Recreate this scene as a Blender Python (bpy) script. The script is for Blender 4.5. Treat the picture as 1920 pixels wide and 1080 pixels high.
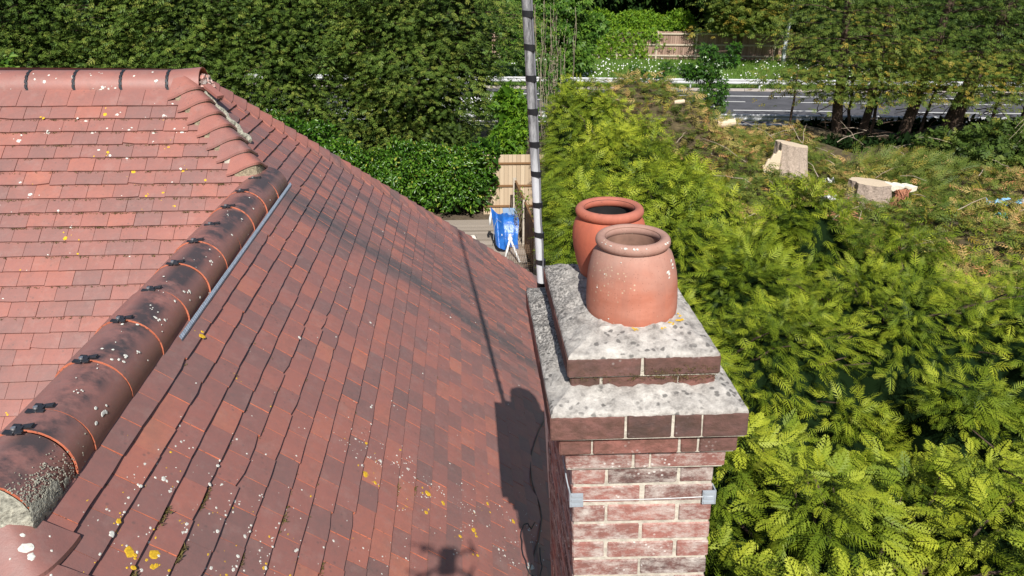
import bpy, math, random
import numpy as np
from mathutils import Vector, Matrix

S = bpy.context.scene
COL = S.collection
for o in list(bpy.data.objects):
    bpy.data.objects.remove(o)
random.seed(7)
rng = np.random.default_rng(11)

# ------------------------------------------------------------------ camera, light, exposure
cam_d = bpy.data.cameras.new('camera')
cam = bpy.data.objects.new('camera', cam_d); COL.objects.link(cam)
CR = Vector((0.99793933, -0.06383534, 0.00649203))
CD = Vector((-0.02011062, -0.40725115, -0.91309477))
CW = Vector((0.06093161, 0.91108262, -0.40769571))
CP = Vector((-0.3173, -1.9063, 1.4614))
m = Matrix.Identity(4)
for i in range(3):
    m[i][0] = CR[i]; m[i][1] = -CD[i]; m[i][2] = -CW[i]; m[i][3] = CP[i]
cam.matrix_world = m
cam_d.sensor_width = 36.0
cam_d.lens = 1423.55 / 1920 * 36
cam_d.clip_start = 0.05; cam_d.clip_end = 400
S.camera = cam

SUN_AZ, SUN_EL = math.radians(-2.1), math.radians(43.6)      # direction the light travels
LD = Vector((math.sin(SUN_AZ) * math.cos(SUN_EL), math.cos(SUN_AZ) * math.cos(SUN_EL), -math.sin(SUN_EL)))
w = bpy.data.worlds.new('World'); S.world = w; w.use_nodes = True
wn = w.node_tree; wn.nodes.clear()
sky = wn.nodes.new('ShaderNodeTexSky'); sky.sky_type = 'NISHITA'; sky.sun_disc = False
sky.sun_elevation = SUN_EL
sky.sun_rotation = math.atan2(-LD.x, -LD.y)
bg = wn.nodes.new('ShaderNodeBackground'); bg.inputs['Strength'].default_value = 0.068
wo = wn.nodes.new('ShaderNodeOutputWorld')
wn.links.new(sky.outputs[0], bg.inputs[0]); wn.links.new(bg.outputs[0], wo.inputs[0])
sd = bpy.data.lights.new('sun', 'SUN'); sd.energy = 5.0; sd.angle = math.radians(0.5)
sd.color = (1.0, 0.955, 0.89)
sun = bpy.data.objects.new('sun', sd); COL.objects.link(sun)
sun.rotation_euler = LD.to_track_quat('-Z', 'Y').to_euler()
sun.location = (0, -10, 12)
S.view_settings.view_transform = 'Standard'; S.view_settings.look = 'None'
S.view_settings.gamma = 1; S.view_settings.use_curve_mapping = False
S.view_settings.exposure = 0.30
S.render.engine = 'CYCLES'

# ------------------------------------------------------------------ helpers
def tag(o, label=None, cat=None, group=None, kind=None):
    if label: o['label'] = label
    if cat: o['category'] = cat
    if group: o['group'] = group
    if kind: o['kind'] = kind
    return o

def empty(name, loc=(0, 0, 0)):
    o = bpy.data.objects.new(name, None); o.empty_display_size = 0.2
    COL.objects.link(o); o.location = loc
    return o

def link(name, me, parent=None, loc=None):
    """parts keep world coordinates: parent offset is undone"""
    o = bpy.data.objects.new(name, me); COL.objects.link(o)
    if loc is not None: o.location = loc
    if parent is not None:
        o.parent = parent
        o.matrix_parent_inverse = world(parent).inverted()
    return o

def world(o):
    mw = Matrix.Translation(o.location) @ o.rotation_euler.to_matrix().to_4x4()
    if o.parent: return world(o.parent) @ o.matrix_parent_inverse @ mw
    return mw

class MB:
    """collects vertices and faces"""
    def __init__(s): s.v = []; s.f = []; s.m = []; s.t = []
    def add(s, vs, fs, mi=0, t=0.5):
        b = len(s.v); s.v += [tuple(v) for v in vs]
        for f in fs:
            s.f.append(tuple(b + i for i in f)); s.m.append(mi); s.t.append(t)
    def box(s, c, d, R=None, mi=0, t=0.5):
        hx, hy, hz = d[0] / 2, d[1] / 2, d[2] / 2
        P = [Vector((x, y, z)) for z in (-hz, hz) for y in (-hy, hy) for x in (-hx, hx)]
        if R is not None: P = [R @ p for p in P]
        c = Vector(c); P = [p + c for p in P]
        s.add(P, [(0, 2, 3, 1), (4, 5, 7, 6), (0, 1, 5, 4), (2, 6, 7, 3), (0, 4, 6, 2), (1, 3, 7, 5)], mi, t)
    def tube(s, pts, r, n=8, mi=0, t=0.5, cap=True):
        pts = [Vector(p) for p in pts]; rs = r if isinstance(r, (list, tuple)) else [r] * len(pts)
        base = len(s.v); up = Vector((0, 0, 1))
        prev = None
        for i, p in enumerate(pts):
            d = (pts[min(i + 1, len(pts) - 1)] - pts[max(i - 1, 0)])
            if d.length < 1e-9: d = Vector((0, 0, 1))
            d.normalize()
            a = prev if prev is not None else (up.cross(d) if abs(d.z) < .95 else Vector((1, 0, 0)).cross(d))
            a = (a - d * a.dot(d)).normalized(); prev = a; b = d.cross(a)
            for k in range(n):
                an = 2 * math.pi * k / n
                s.v.append(tuple(p + (a * math.cos(an) + b * math.sin(an)) * rs[i]))
        for i in range(len(pts) - 1):
            for k in range(n):
                k2 = (k + 1) % n
                s.f.append((base + i * n + k, base + i * n + k2, base + (i + 1) * n + k2, base + (i + 1) * n + k)); s.m.append(mi); s.t.append(t)
        if cap:
            s.f.append(tuple(base + k for k in range(n - 1, -1, -1))); s.m.append(mi); s.t.append(t)
            e = base + (len(pts) - 1) * n
            s.f.append(tuple(e + k for k in range(n))); s.m.append(mi); s.t.append(t)
    def grid(s, P, mi=0, t=0.5, close=False):
        nu = len(P); nv = len(P[0]); b = len(s.v)
        for row in P: s.v += [tuple(p) for p in row]
        for i in range(nu - 1):
            for j in range(nv - 1):
                s.f.append((b + i * nv + j, b + (i + 1) * nv + j, b + (i + 1) * nv + j + 1, b + i * nv + j + 1)); s.m.append(mi); s.t.append(t)
    def mesh(s, name, mats, smooth=False):
        me = bpy.data.meshes.new(name); me.from_pydata(s.v, [], s.f)
        for mm in (mats if isinstance(mats, (list, tuple)) else [mats]): me.materials.append(mm)
        me.polygons.foreach_set('material_index', s.m)
        a = me.attributes.new('tint', 'FLOAT', 'FACE'); a.data.foreach_set('value', s.t)
        if smooth: me.polygons.foreach_set('use_smooth', [True] * len(s.f))
        me.update(); return me
    def obj(s, name, mats, parent=None, smooth=False):
        return link(name, s.mesh(name, mats, smooth), parent)

def np_mesh(name, V, F, tint, mat):
    me = bpy.data.meshes.new(name)
    me.vertices.add(len(V)); me.vertices.foreach_set('co', V.astype(np.float32).ravel())
    me.loops.add(F.size); me.loops.foreach_set('vertex_index', F.astype(np.int32).ravel())
    me.polygons.add(len(F)); me.polygons.foreach_set('loop_start', np.arange(0, F.size, F.shape[1], dtype=np.int32))
    a = me.attributes.new('tint', 'FLOAT', 'FACE'); a.data.foreach_set('value', tint.astype(np.float32))
    me.materials.append(mat); me.update(calc_edges=True)
    return me

# ------------------------------------------------------------------ materials
def new_mat(name):
    mt = bpy.data.materials.new(name); mt.use_nodes = True
    nt = mt.node_tree; nt.nodes.clear()
    out = nt.nodes.new('ShaderNodeOutputMaterial'); bs = nt.nodes.new('ShaderNodeBsdfPrincipled')
    nt.links.new(bs.outputs[0], out.inputs[0])
    return mt, nt, bs, out
def nd(nt, typ, **kw):
    n = nt.nodes.new(typ)
    for k, v in kw.items(): setattr(n, k, v)
    return n
def L(nt, a, b): nt.links.new(a, b)
def pos(nt, scale=(1, 1, 1), rot=(0, 0, 0)):
    g = nd(nt, 'ShaderNodeNewGeometry'); mp = nd(nt, 'ShaderNodeMapping')
    mp.inputs['Scale'].default_value = scale; mp.inputs['Rotation'].default_value = rot
    L(nt, g.outputs['Position'], mp.inputs[0]); return mp.outputs[0]
def noise(nt, vec, scale, detail=4, rough=0.6):
    n = nd(nt, 'ShaderNodeTexNoise'); n.inputs['Scale'].default_value = scale
    n.inputs['Detail'].default_value = detail; n.inputs['Roughness'].default_value = rough
    L(nt, vec, n.inputs['Vector']); return n.outputs['Fac']
def ramp(nt, fac, stops):
    r = nd(nt, 'ShaderNodeValToRGB'); e = r.color_ramp.elements
    while len(e) < len(stops): e.new(0.5)
    for i, (p, c) in enumerate(stops):
        e[i].position = p; e[i].color = (c[0], c[1], c[2], 1) if hasattr(c, '__len__') else (c, c, c, 1)
    L(nt, fac, r.inputs[0]); return r.outputs[0]
def mix(nt, fac, a, b):
    n = nd(nt, 'ShaderNodeMix', data_type='RGBA')
    if hasattr(fac, 'links'): L(nt, fac, n.inputs[0])
    else: n.inputs[0].default_value = fac
    for k, v in ((6, a), (7, b)):
        if hasattr(v, 'links'): L(nt, v, n.inputs[k])
        else: n.inputs[k].default_value = (v[0], v[1], v[2], 1)
    return n.outputs[2]
def math_(nt, op, a, b=0.0, clamp=False):
    n = nd(nt, 'ShaderNodeMath', operation=op, use_clamp=clamp)
    for k, v in ((0, a), (1, b)):
        if hasattr(v, 'links'): L(nt, v, n.inputs[k])
        else: n.inputs[k].default_value = v
    return n.outputs[0]
def attr(nt, name='tint'):
    a = nd(nt, 'ShaderNodeAttribute'); a.attribute_name = name; return a.outputs['Fac']
def bump(nt, bs, h, strength=0.4, dist=0.01):
    b = nd(nt, 'ShaderNodeBump'); b.inputs['Strength'].default_value = strength; b.inputs['Distance'].default_value = dist
    L(nt, h, b.inputs['Height']); L(nt, b.outputs[0], bs.inputs['Normal'])

def mat_simple(name, col, rough=0.7, nscale=30, var=0.25, bmp=0.2, metal=0.0, dist=0.003):
    mt, nt, bs, _ = new_mat(name)
    n = noise(nt, pos(nt), nscale)
    c = ramp(nt, n, [(0.25, [x * (1 - var) for x in col]), (0.75, [min(1, x * (1 + var)) for x in col])])
    L(nt, c, bs.inputs['Base Color']); bs.inputs['Roughness'].default_value = rough
    bs.inputs['Metallic'].default_value = metal
    if bmp: bump(nt, bs, n, bmp, dist)
    return mt

def mat_tile(name, edge=False, soot=False, glossy=0.5):
    mt, nt, bs, _ = new_mat(name)
    p = pos(nt)
    if edge:
        c = ramp(nt, noise(nt, p, 25), [(0.3, (0.40, 0.105, 0.055)), (0.75, (0.62, 0.20, 0.11))])
        c = mix(nt, ramp(nt, noise(nt, p, 90, 3), [(0.55, 0), (0.7, 1)]), c, (0.16, 0.07, 0.05))
    else:
        t = attr(nt)
        n1 = noise(nt, p, 3.2, 5); n2 = noise(nt, p, 38, 5, 0.7)
        f = math_(nt, 'ADD', t, math_(nt, 'MULTIPLY', math_(nt, 'SUBTRACT', n1, 0.5), 0.55))
        f = math_(nt, 'ADD', f, math_(nt, 'MULTIPLY', math_(nt, 'SUBTRACT', n2, 0.5), 0.35))
        c = ramp(nt, f, [(0.05, (0.130, 0.080, 0.074)), (0.28, (0.215, 0.098, 0.086)), (0.55, (0.295, 0.108, 0.086)), (0.78, (0.370, 0.124, 0.086)), (1.0, (0.45, 0.160, 0.095))])
        # long weather streaks running down the slope, strongest below the end of the ridge
        ps = pos(nt, (0.55, 6.5, 0.4)); s1 = noise(nt, ps, 1.3, 5, 0.65)
        sx = nd(nt, 'ShaderNodeSeparateXYZ'); L(nt, p, sx.inputs[0])
        far = nd(nt, 'ShaderNodeMapRange'); L(nt, sx.outputs['Y'], far.inputs[0])
        far.inputs[1].default_value = 2.75; far.inputs[2].default_value = 3.35
        band = math_(nt, 'MULTIPLY', math_(nt, 'MULTIPLY', far.outputs[0], 1.0), ramp(nt, s1, [(0.46, 0), (0.62, 1)]))
        nw = noise(nt, p, 2.0, 4)
        cy = math_(nt, 'ADD', math_(nt, 'MULTIPLY', sx.outputs['X'], 0.28), 3.56)
        dd = math_(nt, 'ABSOLUTE', math_(nt, 'SUBTRACT', sx.outputs['Y'], math_(nt, 'ADD', cy, math_(nt, 'MULTIPLY', math_(nt, 'SUBTRACT', nw, 0.5), 0.35))))
        core = nd(nt, 'ShaderNodeMapRange'); L(nt, dd, core.inputs[0])
        core.inputs[1].default_value = 0.24; core.inputs[2].default_value = 0.05
        xr = nd(nt, 'ShaderNodeMapRange'); L(nt, sx.outputs['X'], xr.inputs[0]); xr.inputs[1].default_value = -1.62; xr.inputs[2].default_value = -1.5
        corem = math_(nt, 'MULTIPLY', core.outputs[0], xr.outputs[0])
        corem = math_(nt, 'MULTIPLY', corem, ramp(nt, s1, [(0.3, 0.35), (0.55, 1)]))
        band = math_(nt, 'MAXIMUM', math_(nt, 'MULTIPLY', math_(nt, 'MULTIPLY', band, 0.78), xr.outputs[0]), math_(nt, 'MULTIPLY', corem, 1.0))
        c = mix(nt, band, c, (0.062, 0.050, 0.052))
        gr = ramp(nt, noise(nt, p, 6.5, 6, 0.75), [(0.48, 0), (0.66, 1)]); c = mix(nt, math_(nt, 'MULTIPLY', gr, 0.30), c, (0.115, 0.072, 0.062))
        # small dark specks and pale dust
        vo = nd(nt, 'ShaderNodeTexVoronoi'); vo.inputs['Scale'].default_value = 34; L(nt, p, vo.inputs['Vector'])
        sp = math_(nt, 'MULTIPLY', ramp(nt, vo.outputs['Distance'], [(0.12, 1), (0.26, 0)]), ramp(nt, noise(nt, p, 5, 2), [(0.5, 0), (0.62, 1)]))
        c = mix(nt, math_(nt, 'MULTIPLY', sp, 0.5), c, (0.09, 0.06, 0.055))
        du = ramp(nt, noise(nt, p, 11, 6, 0.75), [(0.52, 0), (0.75, 1)])
        c = mix(nt, math_(nt, 'ADD', math_(nt, 'MULTIPLY', du, 0.26), 0.11), c, (0.37, 0.265, 0.235))
        if soot:
            so = ramp(nt, noise(nt, pos(nt, (1.0, 1.3, 1.0)), 3.4, 6, 0.7), [(0.40, 0), (0.53, 1)])
            # soot lies on the east side of the ridge top
            se = nd(nt, 'ShaderNodeMapRange'); L(nt, sx.outputs['X'], se.inputs[0]); se.inputs[1].default_value = -1.70; se.inputs[2].default_value = -1.64
            so2 = math_(nt, 'MULTIPLY', se.outputs[0], so)
            se2 = nd(nt, 'ShaderNodeMapRange'); L(nt, sx.outputs['X'], se2.inputs[0]); se2.inputs[1].default_value = -1.555; se2.inputs[2].default_value = -1.585
            so2 = math_(nt, 'MULTIPLY', se2.outputs[0], so2)
            c = mix(nt, math_(nt, 'MULTIPLY', so2, 0.9), c, (0.045, 0.04, 0.042))
        bump(nt, bs, math_(nt, 'ADD', n2, noise(nt, p, 180, 3)), 0.25, 0.002)
    L(nt, c, bs.inputs['Base Color']); bs.inputs['Roughness'].default_value = 0.50
    bs.inputs['Specular IOR Level'].default_value = 0.78
    return mt

M_TILE = mat_tile('clay_tile'); M_EDGE = mat_tile('clay_edge', edge=True); M_RIDGE = mat_tile('clay_ridge', soot=True)

def mat_mortar():
    mt, nt, bs, _ = new_mat('flaunching_mortar'); p = pos(nt)
    base = ramp(nt, noise(nt, p, 22, 8, 0.75), [(0.30, (0.20, 0.185, 0.17)), (0.48, (0.46, 0.43, 0.395)), (0.68, (0.70, 0.665, 0.61))])
    vo = nd(nt, 'ShaderNodeTexVoronoi'); vo.inputs['Scale'].default_value = 42; 
    wv = nd(nt, 'ShaderNodeVectorMath', operation='ADD'); nn = nd(nt, 'ShaderNodeTexNoise'); nn.inputs['Scale'].default_value = 60
    L(nt, p, nn.inputs['Vector']); sc = nd(nt, 'ShaderNodeVectorMath', operation='SCALE'); L(nt, nn.outputs['Color'], sc.inputs[0]); sc.inputs['Scale'].default_value = 0.012
    L(nt, p, wv.inputs[0]); L(nt, sc.outputs[0], wv.inputs[1]); L(nt, wv.outputs[0], vo.inputs['Vector'])
    sp = math_(nt, 'MULTIPLY', ramp(nt, vo.outputs['Distance'], [(0.24, 1), (0.38, 0)]), ramp(nt, noise(nt, p, 7, 3), [(0.42, 0), (0.52, 1)]))
    c = mix(nt, math_(nt, 'MULTIPLY', sp, 0.8), base, (0.10, 0.095, 0.09))
    # weathered dark pits on the western (left) and far flanks
    pt = ramp(nt, noise(nt, pos(nt, (1.4, 1, 1)), 95, 4, 0.7), [(0.44, 0), (0.56, 1)])
    sx = nd(nt, 'ShaderNodeSeparateXYZ'); L(nt, p, sx.inputs[0])
    f1 = nd(nt, 'ShaderNodeMapRange'); L(nt, sx.outputs['X'], f1.inputs[0]); f1.inputs[1].default_value = 0.14; f1.inputs[2].default_value = 0.0
    f2 = nd(nt, 'ShaderNodeMapRange'); L(nt, sx.outputs['Y'], f2.inputs[0]); f2.inputs[1].default_value = 0.0; f2.inputs[2].default_value = 0.35
    c = mix(nt, math_(nt, 'MULTIPLY', math_(nt, 'MULTIPLY', f1.outputs[0], f2.outputs[0]), math_(nt, 'MULTIPLY', pt, 0.85)), c, (0.09, 0.085, 0.08))
    L(nt, c, bs.inputs['Base Color']); bs.inputs['Roughness'].default_value = 0.95
    bump(nt, bs, math_(nt, 'ADD', noise(nt, p, 120, 6, 0.8), noise(nt, p, 25, 4)), 0.9, 0.006)
    return mt
M_FL = mat_mortar()

def mat_brick(name='old_brick', white=0.35, dark=0.0):
    mt, nt, bs, _ = new_mat(name); p = pos(nt); t = attr(nt)
    n1 = noise(nt, p, 14, 5, 0.7)
    f = math_(nt, 'ADD', t, math_(nt, 'MULTIPLY', math_(nt, 'SUBTRACT', n1, 0.5), 0.7))
    c = ramp(nt, f, [(0.05, (0.095, 0.058, 0.052)), (0.35, (0.19, 0.09, 0.075)), (0.65, (0.31, 0.13, 0.105)), (0.95, (0.43, 0.17, 0.135))])
    wv = ramp(nt, noise(nt, pos(nt, (1, 1, 2.0)), 13, 8, 0.8), [(0.62 - 0.30 * white, 0), (0.80 - 0.22 * white, 1)])
    c = mix(nt, math_(nt, 'MULTIPLY', wv, 0.9 * min(1, white * 2)), c, (0.60, 0.55, 0.50))
    vo = nd(nt, 'ShaderNodeTexVoronoi'); vo.inputs['Scale'].default_value = 55; L(nt, p, vo.inputs['Vector'])
    sp = math_(nt, 'MULTIPLY', ramp(nt, vo.outputs['Distance'], [(0.16, 1), (0.26, 0)]), ramp(nt, noise(nt, p, 6, 3), [(0.5, 0), (0.58, 1)]))
    c = mix(nt, math_(nt, 'MULTIPLY', sp, 0.75 * min(1, white * 3)), c, (0.72, 0.70, 0.66))
    if dark:
        dk = ramp(nt, noise(nt, pos(nt, (1, 1, 2)), 18, 6, 0.7), [(0.40, 1), (0.62, 0)])
        c = mix(nt, math_(nt, 'MULTIPLY', dk, dark), c, (0.055, 0.032, 0.018))
    L(nt, c, bs.inputs['Base Color']); bs.inputs['Roughness'].default_value = 0.9
    bump(nt, bs, math_(nt, 'ADD', noise(nt, p, 60, 6, 0.75), n1), 0.8, 0.005)
    return mt
M_BR = mat_brick('stack_brick', 0.62); M_BRD = mat_brick('cap_brick', 0.10, 0.55)
M_MORT = mat_simple('pale_mortar', (0.50, 0.46, 0.385), 0.95, 40, 0.30, 1.0, dist=0.006)
M_MOSSY = mat_simple('mossy_mortar', (0.30, 0.25, 0.17), 0.95, 60, 0.6, 1.0, dist=0.01)

def mat_pot(name, faded):
    mt, nt, bs, _ = new_mat(name); p = pos(nt)
    sx = nd(nt, 'ShaderNodeSeparateXYZ'); L(nt, p, sx.inputs[0])
    n = noise(nt, p, 7, 5); nf = noise(nt, p, 120, 4, 0.7)
    if faded:
        c = ramp(nt, noise(nt, pos(nt, (1, 1, 2.5)), 9, 5), [(0.3, (0.40, 0.135, 0.082)), (0.7, (0.50, 0.205, 0.14))])
        mr = nd(nt, 'ShaderNodeMapRange'); L(nt, math_(nt, 'ADD', sx.outputs['Z'], math_(nt, 'MULTIPLY', math_(nt, 'SUBTRACT', n, 0.5), 0.22)), mr.inputs[0])
        mr.inputs[1].default_value = 0.50; mr.inputs[2].default_value = 0.63
        c = mix(nt, math_(nt, 'MULTIPLY', mr.outputs[0], 0.85), c, (0.375, 0.235, 0.19))
        mr2 = nd(nt, 'ShaderNodeMapRange'); L(nt, sx.outputs['Z'], mr2.inputs[0]); mr2.inputs[1].default_value = 0.435; mr2.inputs[2].default_value = 0.405
        c = mix(nt, math_(nt, 'MULTIPLY', mr2.outputs[0], 0.6), c, (0.50, 0.15, 0.085))
        vo = nd(nt, 'ShaderNodeTexVoronoi'); vo.inputs['Scale'].default_value = 75; L(nt, p, vo.inputs['Vector'])
        fx = nd(nt, 'ShaderNodeMapRange'); L(nt, sx.outputs['X'], fx.inputs[0]); fx.inputs[1].default_value = 0.20; fx.inputs[2].default_value = 0.10
        sp = math_(nt, 'MULTIPLY', ramp(nt, vo.outputs['Distance'], [(0.15, 1), (0.24, 0)]), ramp(nt, math_(nt, 'ADD', noise(nt, p, 12, 3), math_(nt, 'MULTIPLY', fx.outputs[0], 0.16)), [(0.60, 0), (0.68, 1)]))
        c = mix(nt, math_(nt, 'MULTIPLY', sp, .8), c, (0.55, 0.46, 0.32))
        st = ramp(nt, noise(nt, pos(nt, (1, 1, .12)), 26, 5, .7), [(.45, 0), (.7, 1)]); c = mix(nt, math_(nt, 'MULTIPLY', st, .35), c, (0.27, 0.13, 0.10))
        v2 = nd(nt, 'ShaderNodeTexVoronoi'); v2.inputs['Scale'].default_value = 110; L(nt, p, v2.inputs['Vector'])
        c = mix(nt, math_(nt, 'MULTIPLY', ramp(nt, v2.outputs['Distance'], [(0.10, 1), (0.17, 0)]), 0.6), c, (0.16, 0.07, 0.05))
    else:
        c = ramp(nt, n, [(0.3, (0.43, 0.105, 0.06)), (0.7, (0.52, 0.14, 0.075))])
        mr = nd(nt, 'ShaderNodeMapRange'); L(nt, sx.outputs['Z'], mr.inputs[0]); mr.inputs[1].default_value = 0.63; mr.inputs[2].default_value = 0.655
        c = mix(nt, math_(nt, 'MULTIPLY', mr.outputs[0], 0.6), c, (0.40, 0.16, 0.12))
        c = mix(nt, ramp(nt, noise(nt, p, 30, 5), [(0.66, 0), (0.72, 1)]), c, (0.15, 0.06, 0.05))
        st = ramp(nt, noise(nt, pos(nt, (1, 1, .15)), 24, 5, .7), [(.42, 0), (.68, 1)]); c = mix(nt, math_(nt, 'MULTIPLY', st, .45), c, (0.27, 0.085, 0.055))
    L(nt, c, bs.inputs['Base Color']); bs.inputs['Roughness'].default_value = 0.78
    bump(nt, bs, math_(nt, 'ADD', nf, n), 0.35, 0.002)
    return mt
M_POT1 = mat_pot('faded_terracotta', True); M_POT2 = mat_pot('orange_terracotta', False)
M_SOOT = mat_simple('flue_soot', (0.018, 0.016, 0.017), 0.95, 30, 0.4, 0.4)
M_POTIN = mat_simple('pot_inner_clay', (0.33, 0.19, 0.14), 0.85, 18, 0.25, 0.3)

def mat_leaf(name, stops, rough=0.55, trans=0.3, spec=0.3, nscale=1.2, nvar=0.35):
    mt, nt, bs, out = new_mat(name)
    t = attr(nt); n = noise(nt, pos(nt), nscale, 3)
    f = math_(nt, 'ADD', t, math_(nt, 'MULTIPLY', math_(nt, 'SUBTRACT', n, 0.5), nvar))
    c = ramp(nt, f, stops)
    L(nt, c, bs.inputs['Base Color']); bs.inputs['Roughness'].default_value = rough
    bs.inputs['Specular IOR Level'].default_value = spec
    tr = nd(nt, 'ShaderNodeBsdfTranslucent'); L(nt, c, tr.inputs[0])
    mx = nd(nt, 'ShaderNodeMixShader'); mx.inputs[0].default_value = trans
    L(nt, bs.outputs[0], mx.inputs[1]); L(nt, tr.outputs[0], mx.inputs[2]); L(nt, mx.outputs[0], out.inputs[0])
    return mt
M_LEY = mat_leaf('leylandii_spray', [(0.0, (0.016, 0.036, 0.005)), (0.35, (0.070, 0.120, 0.009)), (0.62, (0.175, 0.240, 0.014)), (1.0, (0.38, 0.42, 0.032))], trans=0.2)
M_CON = mat_leaf('dark_conifer_spray', [(0.0, (0.016, 0.030, 0.008)), (0.4, (0.062, 0.115, 0.018)), (0.75, (0.135, 0.205, 0.033)), (1.0, (0.24, 0.27, 0.05))])
M_CONR = mat_leaf('layered_conifer_spray', [(0.0, (0.025, 0.045, 0.010)), (0.4, (0.075, 0.13, 0.020)), (0.8, (0.17, 0.215, 0.035)), (1.0, (0.36, 0.26, 0.04))])
M_LAU = mat_leaf('laurel_leaf', [(0.0, (0.018, 0.055, 0.008)), (0.5, (0.055, 0.145, 0.012)), (0.85, (0.13, 0.26, 0.02)), (1.0, (0.38, 0.40, 0.06))], 0.32, 0.25, 0.5)
M_BRO = mat_leaf('broadleaf', [(0.0, (0.025, 0.065, 0.012)), (0.5, (0.07, 0.165, 0.020)), (1.0, (0.19, 0.30, 0.035))], 0.5)
M_BRI = mat_leaf('bright_hedge_leaf', [(0.0, (0.05, 0.13, 0.010)), (0.5, (0.14, 0.28, 0.015)), (1.0, (0.30, 0.42, 0.03))], 0.5)
M_DRK = mat_leaf('painted_shade_leaf', [(0.0, (0.008, 0.018, 0.006)), (0.6, (0.022, 0.050, 0.012)), (1.0, (0.065, 0.115, 0.020))], 0.8, 0.2, 0.03)  # leaf green darkened so that the colour itself carries shade
M_BRU = mat_leaf('cut_brush', [(0.0, (0.07, 0.07, 0.016)), (0.3, (0.20, 0.19, 0.035)), (0.5, (0.31, 0.27, 0.075)), (0.72, (0.45, 0.33, 0.12)), (1.0, (0.58, 0.29, 0.12))], 0.7, 0.2)
M_GRASS = mat_leaf('grass_blades', [(0.0, (0.05, 0.12, 0.015)), (1.0, (0.17, 0.28, 0.03))], 0.6)
M_BARK = mat_simple('conifer_bark', (0.085, 0.055, 0.038), 0.95, 18, 0.5, 0.9, dist=0.02)
M_TWIG = mat_simple('dry_twig', (0.36, 0.29, 0.22), 0.9, 20, 0.4, 0.3)
M_VINE = mat_simple('vine_stem', (0.30, 0.25, 0.18), 0.9, 12, 0.5, 0.3)
M_MOSS = mat_simple('moss', (0.120, 0.095, 0.028), 1.0, 70, 0.8, 0.8)
M_LICW = mat_simple('white_lichen', (0.60, 0.60, 0.55), 0.95, 130, 0.3, 0.25, dist=0.001)
M_LICY = mat_simple('yellow_lichen', (0.62, 0.38, 0.02), 0.95, 130, 0.4, 0.25, dist=0.001)
M_LICG = mat_simple('grey_crust_lichen', (0.33, 0.32, 0.26), 1.0, 60, 0.6, 1.0, dist=0.012)
M_STRIP = mat_simple('grey_ridge_roll', (0.36, 0.42, 0.52), 0.45, 60, 0.25, 0.3)
M_BLACK = mat_simple('black_plastic', (0.022, 0.024, 0.030), 0.45, 40, 0.3, 0.1)
M_STEEL = mat_simple('steel_screw', (0.55, 0.55, 0.56), 0.35, 40, 0.1, 0.1, metal=0.8)
M_TAPE = mat_simple('black_tape', (0.014, 0.015, 0.018), 0.35, 40, 0.2, 0.1)
M_CABLE = mat_simple('grey_cable', (0.16, 0.16, 0.18), 0.5, 30, 0.2, 0.1)
M_CABLEB = mat_simple('brown_cable', (0.12, 0.085, 0.065), 0.5, 12, 0.5, 0.1)
M_WIRE = mat_simple('lashing_wire', (0.50, 0.50, 0.50), 0.4, 30, 0.2, 0.1, metal=0.5)
M_BRKT = mat_simple('grey_corner_guard', (0.33, 0.37, 0.41), 0.4, 30, 0.15, 0.1)
M_WHITE = mat_simple('white_plastic', (0.78, 0.78, 0.76), 0.4, 20, 0.08, 0.0)

def mat_mast():
    mt, nt, bs, _ = new_mat('galvanised_mast'); p = pos(nt, (1, 1, 0.18))
    sx = nd(nt, 'ShaderNodeSeparateXYZ'); L(nt, pos(nt), sx.inputs[0])
    clean = ramp(nt, noise(nt, p, 60, 4), [(0.3, (0.52, 0.53, 0.56)), (0.7, (0.68, 0.69, 0.71))])
    dirty = ramp(nt, noise(nt, p, 90, 6, 0.8), [(0.38, (0.075, 0.075, 0.08)), (0.55, (0.27, 0.27, 0.28)), (0.75, (0.50, 0.50, 0.50))])
    mr = nd(nt, 'ShaderNodeMapRange'); L(nt, math_(nt, 'ADD', sx.outputs['Z'], math_(nt, 'MULTIPLY', noise(nt, p, 12), 0.25)), mr.inputs[0])
    mr.inputs[1].default_value = 0.72; mr.inputs[2].default_value = 1.0
    L(nt, mix(nt, mr.outputs[0], clean, dirty), bs.inputs['Base Color'])
    bs.inputs['Roughness'].default_value = 0.55; bs.inputs['Metallic'].default_value = 0.15
    return mt
M_MAST = mat_mast()

def mat_boards(name, cols, rough=0.85, vec=(1, 1, 1), sc=8):
    mt, nt, bs, _ = new_mat(name); t = attr(nt)
    n = noise(nt, pos(nt, vec), sc, 6, 0.7)
    f = math_(nt, 'ADD', math_(nt, 'MULTIPLY', t, 0.5), math_(nt, 'MULTIPLY', n, 0.5))
    L(nt, ramp(nt, f, [(0.2, cols[0]), (0.8, cols[1])]), bs.inputs['Base Color']); bs.inputs['Roughness'].default_value = rough
    bump(nt, bs, n, 0.4, 0.004); return mt
M_DECK = mat_boards('weathered_deck_boards', ((0.20, 0.165, 0.13), (0.42, 0.36, 0.30)), vec=(0.6, 12, 1))
M_FBACK = mat_boards('pale_fence_boards', ((0.44, 0.33, 0.22), (0.60, 0.48, 0.34)), vec=(10, 1, 0.6))
M_FSIDE = mat_boards('brown_fence_boards', ((0.15, 0.075, 0.03), (0.28, 0.15, 0.065)), vec=(1, 10, 0.6))
M_POST = mat_simple('pale_post', (0.50, 0.44, 0.36), 0.9, 14, 0.2, 0.3)
M_FFAR = mat_boards('roadside_fence_boards', ((0.22, 0.135, 0.10), (0.40, 0.27, 0.21)), vec=(6, 1, 0.5))
M_RAILW = mat_simple('far_fence_rail', (0.50, 0.42, 0.33), 0.9, 10, 0.2, 0.2)
M_GALV = mat_simple('galvanised_barrier', (0.62, 0.63, 0.64), 0.4, 3, 0.15, 0.1, metal=0.3)
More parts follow.
